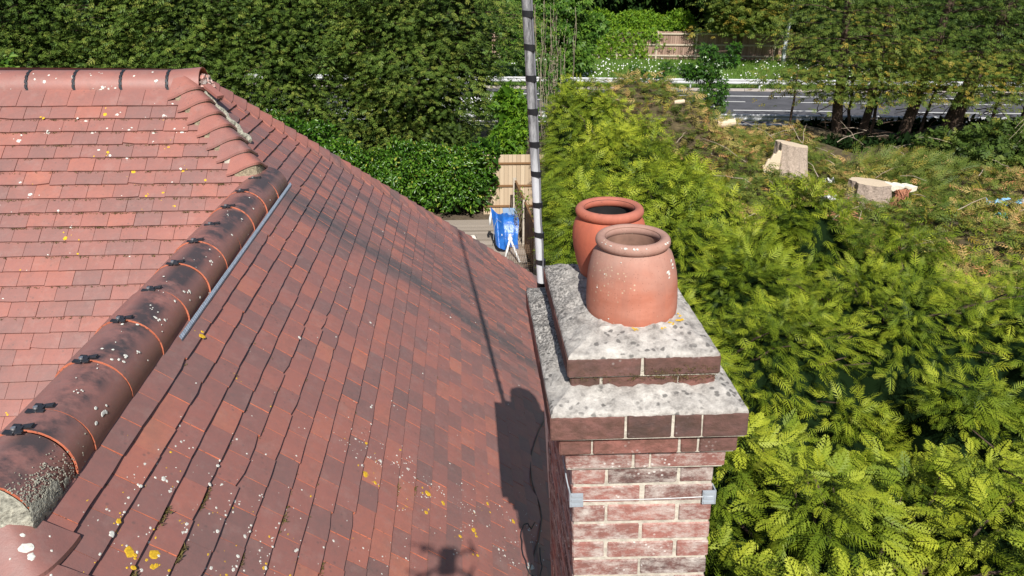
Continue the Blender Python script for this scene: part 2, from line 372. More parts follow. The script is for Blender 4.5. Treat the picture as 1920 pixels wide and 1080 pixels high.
M_LAMP = mat_simple('lamp_post_grey', (0.50, 0.53, 0.57), 0.5, 3, 0.15, 0.1)
M_ROAD = mat_simple('asphalt', (0.080, 0.080, 0.090), 0.9, 1.2, 0.35, 0.3, dist=0.01)
M_LINE = mat_simple('road_paint', (0.68, 0.68, 0.66), 0.7, 10, 0.15, 0.1)
M_KERB = mat_simple('kerb_concrete', (0.42, 0.37, 0.33), 0.9, 6, 0.2, 0.3)

def mat_ground():
    mt, nt, bs, _ = new_mat('garden_soil_grass'); p = pos(nt)
    n = noise(nt, p, 1.1, 6); n2 = noise(nt, p, 12, 5, 0.7)
    soil = ramp(nt, n2, [(0.3, (0.055, 0.040, 0.025)), (0.7, (0.15, 0.11, 0.07))])
    gr = ramp(nt, n2, [(0.3, (0.06, 0.13, 0.018)), (0.7, (0.15, 0.25, 0.035))])
    sx = nd(nt, 'ShaderNodeSeparateXYZ'); L(nt, p, sx.inputs[0])
    mr = nd(nt, 'ShaderNodeMapRange'); L(nt, math_(nt, 'ADD', sx.outputs['Y'], math_(nt, 'MULTIPLY', n, 3)), mr.inputs[0])
    mr.inputs[1].default_value = 31; mr.inputs[2].default_value = 33
    L(nt, mix(nt, mr.outputs[0], soil, gr), bs.inputs['Base Color']); bs.inputs['Roughness'].default_value = 1
    bump(nt, bs, n2, 0.6, 0.03); return mt
M_GROUND = mat_ground()

def mat_blue():
    mt, nt, bs, _ = new_mat('blue_tarpaulin')
    n = noise(nt, pos(nt), 9, 5)
    L(nt, ramp(nt, n, [(0.3, (0.012, 0.085, 0.36)), (0.7, (0.03, 0.17, 0.55))]), bs.inputs['Base Color'])
    bs.inputs['Roughness'].default_value = 0.32; bump(nt, bs, n, 0.5, 0.03); return mt
M_BLUE = mat_blue()

# ------------------------------------------------------------------ roof geometry (fitted planes)
tA, sA_, cA = math.tan(0.7812), math.sin(0.7812), math.cos(0.7812)
tB, sB_, cB = math.tan(0.7525), math.sin(0.7525), math.cos(0.7525)
zA0, zB0 = -2.9944, -1.5082
sA0, sB0, gA, gB = -5.0003, -2.0407, 0.1006, 0.1015
XR = -1.67                      # axis of the wing ridge
YR, ZR = 3.70, 0.0              # axis of the main ridge
def PA(s, x, h=0.0):            # s = distance down the front slope, h = height off the plane
    return Vector((x, -s * cA - h * sA_ * 1.0, zA0 - s * sA_ + h * cA))
def PB(s, y, h=0.0):
    return Vector((s * cB + h * sB_, y, zB0 - s * sB_ + h * cB))
def hipB_near(x):               # y of the hip A/B at x
    return (zB0 - zA0 - x * tB) / tA
def hipB_far(x): return 3.77 + 0.75 * (x + 2.33)
def hip_south(x): return -0.14 - 0.98 * (x + 1.60)       # near hip of the wing
def hipA_x(y):                  # x of the hip at y
    return (zB0 - zA0 - y * tA) / tB
def valA_x(y):                  # valley front slope / wing
    return XR + (zA0 + y * tA - 0.056) / tB

C3 = CP
F = 1423.55
def project(P):
    v = Vector(P) - C3; z = v.dot(CW)
    if z < 0.05: return None
    return (960 + F * v.dot(CR) / z, 540 + F * v.dot(CD) / z, z)

house = empty('house', (-1.6, 2.5, -5.54))
tag(house, 'house roof of red clay tiles with hips, half round ridges and lichen', 'house')

TH = 0.0135; TL = 0.165; HU = 0.0155; HD = -0.009
tile_jobs = []      # (size_px, mesh builder args)
def surf_h(d):      # height of the tile top at distance d above its lower edge
    return HU - (HU - HD) * d / TL + TH

def tile_mesh(slope, s1, a0, a1, tint, clip=None, jit=None):
    """one cambered plain tile; s1 = lower edge, a0..a1 across"""
    mb = MB(); j = jit or (0, 0, 0, 0)
    N = 3; top = []; bot = []
    chip = [random.uniform(-.0012, .0012) for _ in range(3)]
    if random.random() < .09: chip[random.choice((0, 2))] = -random.uniform(.004, .012)
    for i in range(N + 1):
        d = TL * i / N
        camber = 0.0022 * math.sin(math.pi * i / N)
        rt, rb = [], []
        for k in range(3):
            a = a0 + (a1 - a0) * k / 2
            if clip: a = clip(s1 - d, a)
            side = (k - 1)
            hh = HU - (HU - HD) * d / TL + camber + j[0] * (1 - i / N) + j[1] * side * 0.5 * (1 - i / N)
            ss = s1 - d + j[2] + j[3] * side * 0.5 + (chip[k] if i == 0 else 0)
            bev = 0.0012 if k != 1 else 0
            rt.append(slope(ss, a, hh + TH - bev)); rb.append(slope(ss, a, hh))
        top.append(rt); bot.append(rb)
    mb.grid([list(reversed(r)) for r in top] if slope is PB else top, 0, tint)
    b = mb
    # lower edge
    for k in range(2):
        b.add([top[0][k], top[0][k + 1], bot[0][k + 1], bot[0][k]], [(0, 1, 2, 3)], 1 if False else 0, tint * 0.8)
    for i in range(N):          # side edges show raw clay
        b.add([top[i][0], top[i + 1][0], bot[i + 1][0], bot[i][0]], [(0, 1, 2, 3)], 1, tint)
        b.add([top[i][2], top[i + 1][2], bot[i + 1][2], bot[i][2]], [(0, 1, 2, 3)], 1, tint)
    return mb

def tint_rand():
    return 0.49 + 0.76 * (tint_raw() - 0.47)
def tint_raw():
    r = random.random()
    if r < 0.24: return random.uniform(0.12, 0.28)
    if r < 0.62: return random.uniform(0.32, 0.52)
    if r < 0.90: return random.uniform(0.52, 0.72)
    return random.uniform(0.74, 0.95)

def jitter(): return (random.uniform(-0.0008, 0.0022), random.uniform(-0.0022, 0.0022), random.uniform(-0.0022, 0.0022), random.uniform(-0.003, 0.003))

# slope B (right hand)
for k in range(-11, 28):
    s1 = sB0 + gB * k
    x1 = s1 * cB; x0 = (s1 - gB) * cB
    ystart = hip_south(x1) if x1 > XR else hipB_near(x1)
    if x1 < -1.56: ystart = hipB_near(x1) - 0.05
    if x1 < -2.22: continue
    yend = hipB_far(x1)
    off = 0.4233 + (0.0825 if k % 2 else 0.0) + 0.006 * math.sin(k * 1.7)
    i0 = int(math.floor((ystart - off) / 0.165)) - 1
    i1 = int(math.ceil((yend - off) / 0.165)) + 1
    for i in range(i0, i1):
        a0 = off + i * 0.165 + 0.0012; a1 = a0 + 0.165 - 0.0024
        if a1 < ystart or a0 > yend: continue
        def clip(s, a):
            x = s * cB
            lo = hipB_near(x) - 0.01 if x < -1.60 else (hip_south(x) if x > -1.6 else -0.2)
            return min(max(a, lo), hipB_far(x) + 0.01)
        c = PB(s1 - 0.05, (a0 + a1) / 2, 0.01)
        # chimney passes through
        if c.x > 0.02 and -0.02 < c.y < 0.74: continue
        tt = tint_rand()
        tile_jobs.append((c, PB, s1, a0, a1, tt, clip))
# slope A (facing the camera)
for k in range(1, 27):
    s1 = sA0 + gA * k
    y1 = -s1 * cA
    xe = hipA_x(y1) if y1 > 3.03 else valA_x(y1) + 0.12
    if y1 <= 3.03: xe = min(xe, XR + 0.05)
    off = -3.2376 + (0.0825 if k % 2 else 0.0) + 0.01 * math.sin(k * 2.3)
    n0 = -9; n1 = int((xe - off) / 0.165) + 1
    for i in range(n0, n1):
        a0 = off + i * 0.165 + 0.0013; a1 = a0 + 0.165 - 0.0026
        if a0 > xe: continue
        def clip(s, a, xe=xe):
            y = -s * cA
            return min(a, hipA_x(y) - 0.0 if y > 3.03 else xe)
        c = PA(s1 - 0.05, (a0 + a1) / 2, 0.01)
        tile_jobs.append((c, PA, s1, a0, a1, 0.14 + 0.68 * tint_rand(), clip))

sc = []
for n_, jb in enumerate(tile_jobs):
    pr = project(jb[0]); size = 0
    if pr and -30 < pr[0] < 1950 and -30 < pr[1] < 1110:
        nrm = Vector((0, -sA_, cA)) if jb[1] is PA else Vector((sB_, 0, cB))
        v = (C3 - jb[0]).normalized()
        size = abs(v.dot(nrm)) / pr[2] ** 2
        # hidden behind ridge or chimney
        if jb[1] is PA and jb[0].x > valA_x(jb[0].y) - 0.1 and jb[0].y < 3.0: size *= 0.05
        if jb[1] is PB and jb[0].x > 0.05 and jb[0].y < 4.5: size *= 0.05
    sc.append((size, n_))
sc.sort(reverse=True)
single = {n_ for _, n_ in sc[:298]}
rest = MB(); tops = {}
for n_, (c, slope, s1, a0, a1, tt, clip) in enumerate(tile_jobs):
    mb = tile_mesh(slope, s1, a0, a1, tt, clip, jitter())
    if n_ in single:
        mb.obj('roof_tile', [M_TILE, M_EDGE], house)
    else:
        b = len(rest.v); rest.v += mb.v; rest.f += [tuple(b + q for q in f) for f in mb.f]; rest.m += mb.m; rest.t += mb.t
o = rest.obj('roof_tiles', [M_TILE, M_EDGE], house); tag(o, kind='stuff')

# roofing underlay below the tiles, hidden slopes and walls
ZE = zB0 - 0.52 * tB
def apexA(): return None
xr1 = -2.33; zr1 = zA0 + 3.74 * tA
ub = MB()
def q4(mb, pts, t=0.3, mi=0): mb.add([Vector(p) for p in pts], [tuple(range(len(pts)))], mi, t)
d = -0.02
xw = -6.0
# plane B sheet
def Bz(x): return zB0 - x * tB + d
def Az(y): return zA0 + y * tA + d
q4(ub, [(-1.6, -0.17, Bz(-1.6)), (0.52, -2.25, Bz(0.52)), (0.52, 5.9, Bz(0.52)), (-2.33, 3.77, Bz(-2.33)), (-1.60, hipB_near(-1.60), Bz(-1.60))])
q4(ub, [(xw, 1.0, Az(1.0)), (valA_x(1.0), 1.0, Az(1.0)), (-1.67, hipB_near(-1.67), Az(hipB_near(-1.67))), (-2.33, 3.72, Az(3.72)), (xw, 3.72, Az(3.72))])
ub.obj('roof_underlay', M_BLACK, house)
# hidden back slope C, wing west slope E and south hip D as coursed sheets
hb = MB()
def coursed(p00, p01, p10, p11, n, t=0.4):
    """strips from ridge edge p00-p01 down to eave p10-p11, each lapping the next"""
    p00, p01, p10, p11 = map(Vector, (p00, p01, p10, p11))
    nr = (p01 - p00).cross(p10 - p00)
    if nr.length < 1e-6: nr = (p11 - p01).cross(p10 - p00)
    nr.normalize()
    if nr.z < 0: nr = -nr
    for i in range(n):
        a, b = i / n, (i + 1) / n
        A = p00.lerp(p10, a); B = p01.lerp(p11, a); Cc = p01.lerp(p11, b) + nr * 0.014; D = p00.lerp(p10, b) + nr * 0.014
        hb.add([A, B, Cc, D, D - nr * 0.014, Cc - nr * 0.014], [(0, 1, 2, 3), (3, 2, 5, 4)], 0, random.uniform(0.3, 0.6))
zc1 = zB0 - 0.52 * tB
coursed((xw, 3.74, zr1), (-2.33, 3.77, Bz(-2.33) - d), (xw, 5.9, zc1), (0.52, 5.9, zc1), 26)
coursed((XR, 3.0, 0.05), (XR, -0.17, 0.05), (-3.85, 0.9, -1.99), (-3.85, -2.2, -1.99), 26)
coursed((-1.66, -0.17, 0.03), (-1.60, -0.17, -0.02), (-3.85, -2.28, -1.99), (0.52, -2.28, -1.99), 26)
o = hb.obj('hidden_slopes', M_TILE, house)
o.name = 'rear_slope_tiles'; tag(o, kind='stuff')
wl = MB()
wl.box((-1.72, 0.85, -3.80), (4.1, 6.0, 3.5)); wl.box((-3.35, 3.75, -3.80), (5.2, 4.1, 3.5))
wl.obj('wall', mat_simple('cream_render', (0.55, 0.50, 0.42), 0.9, 10, 0.1, 0.3), house)
fb = MB(); fb.box((0.60, 1.8, -2.06), (0.11, 8.2, 0.09)); fb.obj('gutter', M_BLACK, house)

# ---- bonnet tiles over the hips
def bonnet(hx, hy, hz, da, db, ta, tb, hd, tint, Lw=0.16, up=0.17, lift=0.030, rise=0.034, SM=0.05, wf=0.62, ee=0.012):
    """(hx,hy,hz) point on the hip at the lower edge. da,db: unit plan vectors along the two course lines away from the hip.
    ta,tb: downslope plan normals * tan pitch giving the plane heights. hd: plan direction up the hip."""
    mb = MB(); nu, nt_ = 23, 5
    H0 = Vector((hx, hy)); rows_t, rows_b = [], []
    nrm2 = Vector((-hd.y, hd.x))
    for j in range(nt_):
        tt = j / (nt_ - 1)
        rt, rb = [], []
        for i in range(nu):
            u = -1 + 2 * i / (nu - 1)
            sm = SM
            a = Lw * (math.sqrt(u * u + sm) - u) / 2 * (1 - 0.12 * tt); b = Lw * (math.sqrt(u * u + sm) + u) / 2 * (1 - 0.12 * tt)
            wa = min(1.0, 1 - u); wb = min(1.0, 1 + u)
            P = H0 + da * a + db * b + Vector((hd.x * wb, hd.y * wa)) * (up * tt)
            q = P - H0
            za = hz + q.dot(ta); zb = hz + q.dot(tb)
            z = (za + zb) / 2 - math.sqrt(((za - zb) / 2) ** 2 + ee * ee) + ee * 0.55
            w_ = abs(q.dot(nrm2)) / (Lw * wf)
            prof = rise * (0.5 + 0.5 * math.cos(math.pi * min(1.0, w_)))
            base = z + 0.013 + prof + (1 - tt) * lift * (0.45 + 0.55 * math.cos(math.pi / 2 * min(1, w_)))
            rb.append(Vector((P.x, P.y, base))); rt.append(Vector((P.x, P.y, base + 0.015)))
        rows_t.append(rt); rows_b.append(rb)
    mb.grid(rows_t, 0, tint)
    for i in range(nu - 1):
        mb.add([rows_t[0][i], rows_b[0][i], rows_b[0][i + 1], rows_t[0][i + 1]], [(0, 1, 2, 3)], 0, tint * 0.9)
    for j in range(nt_ - 1):
        for e in (0, nu - 1):
            mb.add([rows_t[j][e], rows_t[j + 1][e], rows_b[j + 1][e], rows_b[j][e]], [(0, 1, 2, 3)], 0, tint)
    o = mb.obj('bonnet_tile', [M_TILE, M_EDGE], house, smooth=False)
    me = o.data
    me.polygons.foreach_set('use_smooth', [i < (nu - 1) * (nt_ - 1) for i in range(len(me.polygons))])
    # mortar bed under the mouth
    mm = MB(); top = []; bt = []
    for i in range(3, nu - 3):
        p = rows_b[0][i]; n3 = Vector((hd.x, hd.y, 0)) * 0.012
        q = Vector((p.x, p.y)) - H0
        z = min(hz + q.dot(ta), hz + q.dot(tb)) + 0.002
        top.append(p + n3 + Vector((0, 0, 0.003))); bt.append(Vector((p.x, p.y, z)) + n3 * (0.4 + 0.5 * random.random()))
    mm.grid([top, bt], 0)
    mm.obj('mortar_bed', M_MOSSY if random.random() < 0.7 else M_MORT, o)
    return o

# hip between front slope and side slope
ya = [(-8 + i) for i in range(0, 8)]
hipdir = Vector((-1, tB / tA)).normalized()      # plan direction up the hip A/B
ga = Vector((0, tA)); gb_ = Vector((-tB, 0))
for i in range(0, 7):
    z = 0.456 - 0.0700 * i
    x = (zB0 - z) / tB; y = (z - zA0) / tA
    bonnet(x, y, z, Vector((-1, 0)), Vector((0, 1)), ga, gb_, hipdir, 0.40 + 0.25 * random.random(), Lw=0.22, up=0.15, lift=0.040, rise=0.056, SM=0.05, wf=0.72, ee=0.030)
# far hip between side slope and back slope
hd = -Vector((1, 0.75)).normalized()
tC = tB / 0.75
for k in range(-8, 28):
    s1 = sB0 + gB * k; x = s1 * cB; z = zB0 - x * tB; y = hipB_far(x)
    if y > 6.3: break
    r = random.random()
    bonnet(x, y, z, Vector((-1, 0)), Vector((0, -1)), Vector((0, -tC)), gb_, hd, (0.18 + 0.1 * random.random()) if r < 0.22 else 0.4 + 0.35 * random.random(),
           Lw=0.15, up=0.14, lift=0.022, rise=0.038)
# near hip of the wing
hd = Vector((-1, 0.98)).normalized(); tD = tB * 1.0 / 0.98
for i in range(0, 8):
    x = -1.445 + 0.098 * i * 1.0; y = hip_south(x) - 0.02; z = zB0 - x * tB
    bonnet(x, y, z, Vector((-1, 0)), Vector((0, 1)), Vector((0, tD)), gb_, hd, 0.40, Lw=0.20, up=0.17, lift=0.014, rise=0.010, SM=0.12, ee=0.035)

# ---- ridge tiles
def ridge_tile(axis, p, length, r, zc, tint, parent, mats, a0=-18, a1=198, cone=0.006, tilt=0.0, name='ridge_tile'):
    """half round tile; axis 'y' or 'x', p = coordinate along, near end first"""
    mb = MB(); n = 22; segs = 5; to, ti = [], []
    for j in range(segs):
        f = j / (segs - 1); rr = r + cone * (1 - f); ro, ri = [], []
        for i in range(n):
            a = math.radians(a0 + (a1 - a0) * i / (n - 1))
            for R_, lst in ((rr, ro), (rr - 0.008, ri)):
                cx_, cz_ = R_ * math.cos(a), R_ * math.sin(a) + tilt * f
                lst.append(Vector((p[0] + cx_, p[1] + length * f, zc + cz_)) if axis == 'y' else Vector((p[0] + length * f, p[1] + cx_, zc + cz_)))
        to.append(ro); ti.append(ri)
    if axis == 'x': to2 = [list(reversed(q)) for q in to]
    mb.grid(to, 0, tint)
    mb.grid([list(reversed(q)) for q in ti], 1, tint)
    for e in (0, segs - 1):
        for i in range(n - 1):
            mb.add([to[e][i], to[e][i + 1], ti[e][i + 1], ti[e][i]], [(0, 1, 2, 3)], 1, tint)
    for e in (0, n - 1):
        for j in range(segs - 1):
            mb.add([to[j][e], to[j + 1][e], ti[j + 1][e], ti[j][e]], [(0, 1, 2, 3)], 1, tint)
    o = mb.obj(name, mats, parent)
    me = o.data; me.polygons.foreach_set('use_smooth', [i < (n - 1) * (segs - 1) * 2 for i in range(len(me.polygons))])
    return o

RC = -0.022; RR = 0.133
ends = [-0.15, 0.096, 0.223, 0.54, 0.86, 1.172, 1.473, 1.768, 2.045, 2.355, 2.665, 2.975]
ends2 = ends[1:] + [3.29]
for i, (y0, y1) in enumerate(zip(ends, ends2)):
    zc = RC + 0.010 - 0.0105 * y0 + 0.004 * math.sin(i * 2.1)
    o = ridge_tile('y', (XR + 0.003 * math.sin(i * 1.3), y0 + 0.004), y1 - y0 - 0.006, RR, zc, 0.34 + 0.16 * random.random(), house, [M_RIDGE, M_EDGE], cone=0.005)
    if i in (1, 2, 3, 4, 5, 6, 7, 8, 9, 10, 11):
        # union clip on the joint: zigzag black strap with a screw
        cb = MB(); zt = zc + RR + 0.009
        for (dx, dy, wx, wy) in ((-0.018, -0.016, 0.030, 0.020), (0.0, 0.0, 0.026, 0.026), (0.020, 0.016, 0.034, 0.020), (0.012, -0.018, 0.022, 0.014), (-0.012, 0.018, 0.022, 0.014)):
            cb.box((XR + dx, y0 + dy, zt + 0.002 - 3.6 * dx * dx), (wx, wy, 0.005), Matrix.Rotation(-dx * 7, 3, 'Y'))
        cl = cb.obj('union_clip', M_BLACK, o)
        sb = MB(); sb.tube([(XR - 0.010, y0 - 0.004, zt + 0.003), (XR - 0.010, y0 - 0.004, zt + 0.010)], 0.0075, 10); 
        sb2 = sb.obj('screw', M_STEEL, o)
# mortar in the open near end of the wing ridge
me_ = MB(); cen = Vector((XR, -0.159, RC)); ring = []
for i in range(21):
    a = math.radians(-30 + 240 * i / 20); rr = 0.134 + 0.004 * random.random()
    ring.append(Vector((XR + rr * math.cos(a), -0.153, RC + 0.01 + rr * math.sin(a))))
mid = [(cen + (p - cen) * 0.55 + Vector((0, -0.018 - 0.012 * random.random(), 0.004 * random.random()))) for p in ring]
me_.grid([ring, mid], 0); me_.add([cen + Vector((0, -0.03, 0))] + mid, [(0, i, i + 1) for i in range(1, 21)] + [(0, 21, 1)], 0)
me_.obj('ridge_end_mortar', M_LICG, house)
fl = MB(); P = []
for i in range(14):
    row = []
    for j in range(6):
        x = XR - 0.16 + 0.27 * i / 13; f = j / 5
        y = -0.155 - 0.055 * f; z = -0.055 - abs(x - XR) * 0.55 - f * 0.075 + 0.016 * math.sin(i * 2.2 + j) * (1 - f) + 0.02 * (1 - f)
        row.append(Vector((x, y, z)))
    P.append(row)
fl.grid(P, 0); fl.obj('hip_bedding_mortar', M_LICG, house)

# main ridge at the top left
xs = [-4.82, -4.51, -4.20, -3.89, -3.585, -3.28, -2.968, -2.656, -2.345]
for i, x0 in enumerate(xs):
    x1 = xs[i + 1] if i + 1 < len(xs) else -2.118
    last = i == len(xs) - 1
    o = ridge_tile('x', (x0 + 0.010, 3.70), x1 - x0 - 0.020, 0.125, 0.548, 0.44 + 0.12 * random.random(), house, [M_TILE, M_EDGE], cone=0.002, tilt=0.020 if last else 0)
    ub2 = MB()       # black toothed union seal between tiles
    for j in range(23):
        a = math.radians(0 + 180 * j / 22)
        cx_, cz_ = 0.122 * math.cos(a), 0.122 * math.sin(a)
        ub2.box((x0 + (0.004 if j % 2 else -0.003), 3.70 + cx_, 0.549 + cz_), (0.016, 0.022, 0.013), Matrix.Rotation(a - math.pi / 2, 3, 'X'))
    ub2.obj('union_seal', M_BLACK, o)
# broken brick and mortar filling its open end, slip tile and mortar line down the hip
bk = MB()
for i in range(46):
    a = random.uniform(0, math.pi); rr = 0.105 * math.sqrt(random.random())
    f = random.random()
    R_ = Matrix.Rotation(random.uniform(-1, 1), 3, 'X') @ Matrix.Rotation(random.uniform(-1, 1), 3, 'Z')
    bk.box((-2.125 + 0.055 * f * (1 - rr / 0.13), 3.70 + rr * math.cos(a), 0.56 + rr * math.sin(a) * (1 - 0.45 * f)), (0.035, 0.03, 0.014), R_, 0, random.random())
bk.obj('brick_end_filling', M_BR, house)
sl = MB(); sl.box((-2.055, 3.60, 0.555), (0.20, 0.055, 0.02), Matrix.Rotation(math.radians(-38), 3, 'Z') @ Matrix.Rotation(0.42, 3, 'Y')); sl.obj('slip_tile', M_TILE, house)
ml = MB(); pts = []; rad = []
for i in range(26):
    f = i / 25; x = -2.13 + 0.33 * f; y = 3.60 - 0.20 * f - 0.02 * math.sin(i); z = 0
    zz = min(zA0 + y * tA, zB0 - x * tB) + 0.052
    pts.append((x + 0.01, y + 0.035, zz)); rad.append(0.012 + 0.009 * random.random())
ml.tube(pts, rad, 7); ml.obj('hip_mortar_line', M_LICG, house)

# grey dry-ridge roll beside both ridges
def strip_B(side_x, y0, y1):
    mb = MB(); rows = []
    n = 260
    for i in range(n):
        y = y0 + (y1 - y0) * i / (n - 1)
        wob = 0.0007 * (1 if i % 2 else -1)
        rows.append([PB((side_x - 0.010) / cB, y, 0.040 + wob), PB((side_x + 0.002) / cB, y, 0.034 + wob), PB((side_x + 0.007) / cB, y, 0.026)])
    mb.grid(rows, 0); return mb
strip_B(-1.538, 1.0, 3.30).obj('ridge_roll_strip', M_STRIP, house)
mb = MB(); rows = []
for i in range(280):
    x = -4.9 + (2.78) * i / 279; wob = 0.002 * (1 if i % 2 else -1)
    rows.append([Vector((x, 3.60, 0.552 + 0.01 + wob)), Vector((x, 3.565, 0.548 + wob)), Vector((x, 3.545, 0.520 + wob))])
mb.grid(rows, 0); mb.obj('ridge_roll_strip', M_STRIP, house)

# ---- lichen, moss and droppings
def on_B(x, y):
    s = x / cB; k = math.ceil((s - sB0) / gB - 1e-6); d_ = sB0 + gB * k - s
    return PB(s, y, surf_h(d_) + 0.0012), Vector((sB_, 0, cB)), Vector((0, 1, 0))
def on_A(x, y):
    s = -y / cA; k = math.ceil((s - sA0) / gA - 1e-6); d_ = sA0 + gA * k - s
    return PA(s, x, surf_h(d_) + 0.0012), Vector((0, -sA_, cA)), Vector((1, 0, 0))
def blob(mb, P, n, u, r, ring=False):
    v = n.cross(u).normalized(); N = 14; ph = random.random() * 6
    if r < 0.006: N = 6
    out, mid = [], []
    for i in range(N):
        a = 2 * math.pi * i / N
        q = r * (0.85 + 0.13 * math.sin(a * 2 + ph) + 0.08 * math.sin(5 * a + ph * 2) + random.uniform(-0.07, 0.07))
        dv = u * math.cos(a) + v * math.sin(a) * 0.9
        out.append(P + dv * q - n * 0.001); mid.append(P + dv * q * 0.7 + n * (0.0003 + random.random() * 0.0003))
    b = len(mb.v); 
    mb.add(out + mid + [P + n * (0.0006 if not ring else -0.003)], [(i, (i + 1) % N, N + (i + 1) % N, N + i) for i in range(N)] + [(N + i, N + (i + 1) % N, 2 * N) for i in range(N)], 0)
wB = [(-0.869, 1.151), (-0.797, 1.096), (-0.758, 1.105), (-0.736, 1.074), (-0.7, 1.161), (-0.633, 1.292), (-0.891, 1.064), (-0.827, 0.987), (-0.635, 1.191), (-0.56, 1.214), (-0.565, 1.058), (-0.666, 1.101), (-0.523, 1.052), (-0.476, 1.182), (-0.494, 1.183), (-0.314, 1.211), (-0.413, 1.217), (-0.384, 1.159), (-0.363, 1.025), (-0.191, 1.06), (-0.165, 1.036), (-0.1, 1.196), (-0.119, 1.034), (-0.193, 1.336), (0.04, 1.465), (-0.015, 1.368), (-1.236, 0.401), (-1.247, 0.667), (-1.184, 0.368), (-1.263, 0.284), (-1.333, 0.224), (-1.377, 0.272), (-1.023, 0.374), (-1.194, 1.614), (-1.179, 0.61), (-1.05, 0.376), (-1.064, 1.491), (-1.456, -0.018), (-1.275, 0.101), (-1.379, 0.122), (-1.126, 1.731), (-0.73, 1.635), (-0.692, 1.23), (-0.918, 2.292), (-0.454, 3.216), (-1.067, 0.171), (-1.02, 0.267), (-0.835, 1.465), (-0.412, 0.817), (-0.699, 0.536), (-0.597, 0.569), (-0.871, 0.464), (-1.329, 0.11), (-1.418, -0.043)]
yB = [(-0.797, 0.96, 0.030), (-0.765, 0.935, 0.013), (-0.54, 1.105, 0.022), (-0.466, 1.112, 0.018), (-0.541, 0.964, 0.016), (-0.318, 1.069, 0.021), (-0.386, 0.958, 0.013), (-0.241, 1.35, 0.013), (-0.099, 1.356, 0.017), (-1.364, -0.066, 0.023), (-1.31, -0.023, 0.025), (-1.419, 0.012, 0.012), (-1.411, -0.013, 0.010), (-1.518, 0.327, 0.013), (-1.504, 0.351, 0.011), (-1.49, 1.117, 0.018), (-1.329, 1.015, 0.008), (-1.196, 0.968, 0.006), (-1.295, 0.144, 0.007), (-1.275, 0.571, 0.011), (-0.828, 1.16, 0.010), (-0.681, 1.287, 0.009), (-0.305, 0.906, 0.011), (-0.223, 1.284, 0.012), (-1.302, -0.069, 0.015), (-1.342, -0.111, 0.011)]
yA = [(-2.721, 3.429, 0.021), (-3.079, 3.25, 0.013), (-2.275, 3.247, 0.016), (-2.661, 3.221, 0.016), (-2.479, 3.114, 0.026), (-2.161, 3.117, 0.019), (-2.271, 2.96, 0.020), (-2.005, 3.064, 0.015), (-2.367, 2.783, 0.015), (-2.829, 2.778, 0.020), (-2.182, 2.932, 0.013), (-2.37, 2.986, 0.012)]
wA = [(-2.843, 3.393, 0.022), (-3.242, 3.286, 0.024), (-3.075, 3.332, 0.019), (-2.386, 3.322, 0.024), (-2.201, 3.327, 0.022), (-2.332, 3.42, 0.018), (-3.101, 3.002, 0.018), (-2.787, 3.327, 0.019), (-2.535, 3.191, 0.014), (-2.813, 2.834, 0.012), (-2.641, 3.428, 0.015), (-2.546, 3.341, 0.012), (-2.249, 3.345, 0.012), (-2.377, 3.275, 0.012)]
lw = MB(); ly = MB()
def cluster(mb, fn, x, y, r, nsub, spread):
    P, n, u = fn(x, y); blob(mb, P, n, u, r)
    for _ in range(nsub):
        P, n, u = fn(x + random.gauss(0, spread), y + random.gauss(0, spread)); blob(mb, P, n, u, r * random.uniform(0.2, 0.6))
for x, y in wB: cluster(lw, on_B, x, y, random.uniform(0.006, 0.013), random.randint(1, 5), 0.022)
for x, y, r in yB: cluster(ly, on_B, x, y, r, 2 if r < 0.02 else 4, r * 1.1)
for x, y, r in yA: cluster(ly, on_A, x, y, r * 0.8, 2, r)
for x, y, r in wA: cluster(lw, on_A, x, y, r * 0.8, 2, r)
for _ in range(230):
    x = random.uniform(-1.46, -0.95); y = random.gauss(0.12, 0.22)
    if y < hip_south(x) + 0.1: continue
    if random.random() < .5:
        k = round((x / cB - sB0) / gB); x = (sB0 + gB * k - random.uniform(.002, .016)) * cB
    P, n, u = on_B(x, y); blob(lw if random.random() < 0.85 else ly, P, n, u, random.choice((0.002, 0.003, 0.004, 0.006, 0.009)))
for _ in range(520):          # scattered splashes
    if random.random() < 0.55:
        f = random.random(); x = -0.90 + 0.95 * f + random.gauss(0, 0.10); y = 1.10 + 0.14 * f + random.gauss(0, 0.15)
    elif random.random() < 0.55: x = random.uniform(-1.45, -0.6); y = random.gauss(0.35, 0.35)
    else: x = random.uniform(-1.5, 0.3); y = random.uniform(0, 4.5)
    if y < hip_south(x) + 0.1 or y > hipB_far(x): continue
    P, n, u = on_B(x, y); blob(lw if random.random() < 0.9 else ly, P, n, u, random.choice((0.002, 0.003, 0.003, 0.004, 0.006)))
for _ in range(60):
    y = random.uniform(1.6, 3.5); x = random.uniform(-3.6, min(valA_x(y), -1.9) - 0.1)
    k = round((-y / cA - sA0) / gA); s = sA0 + gA * k - random.uniform(0.002, 0.02) if random.random() < 0.7 else -y / cA
    P, n, u = on_A(x, -s * cA); blob(lw if random.random() < 0.7 else ly, P, n, u, random.choice((0.004, 0.006, 0.008, 0.011)))
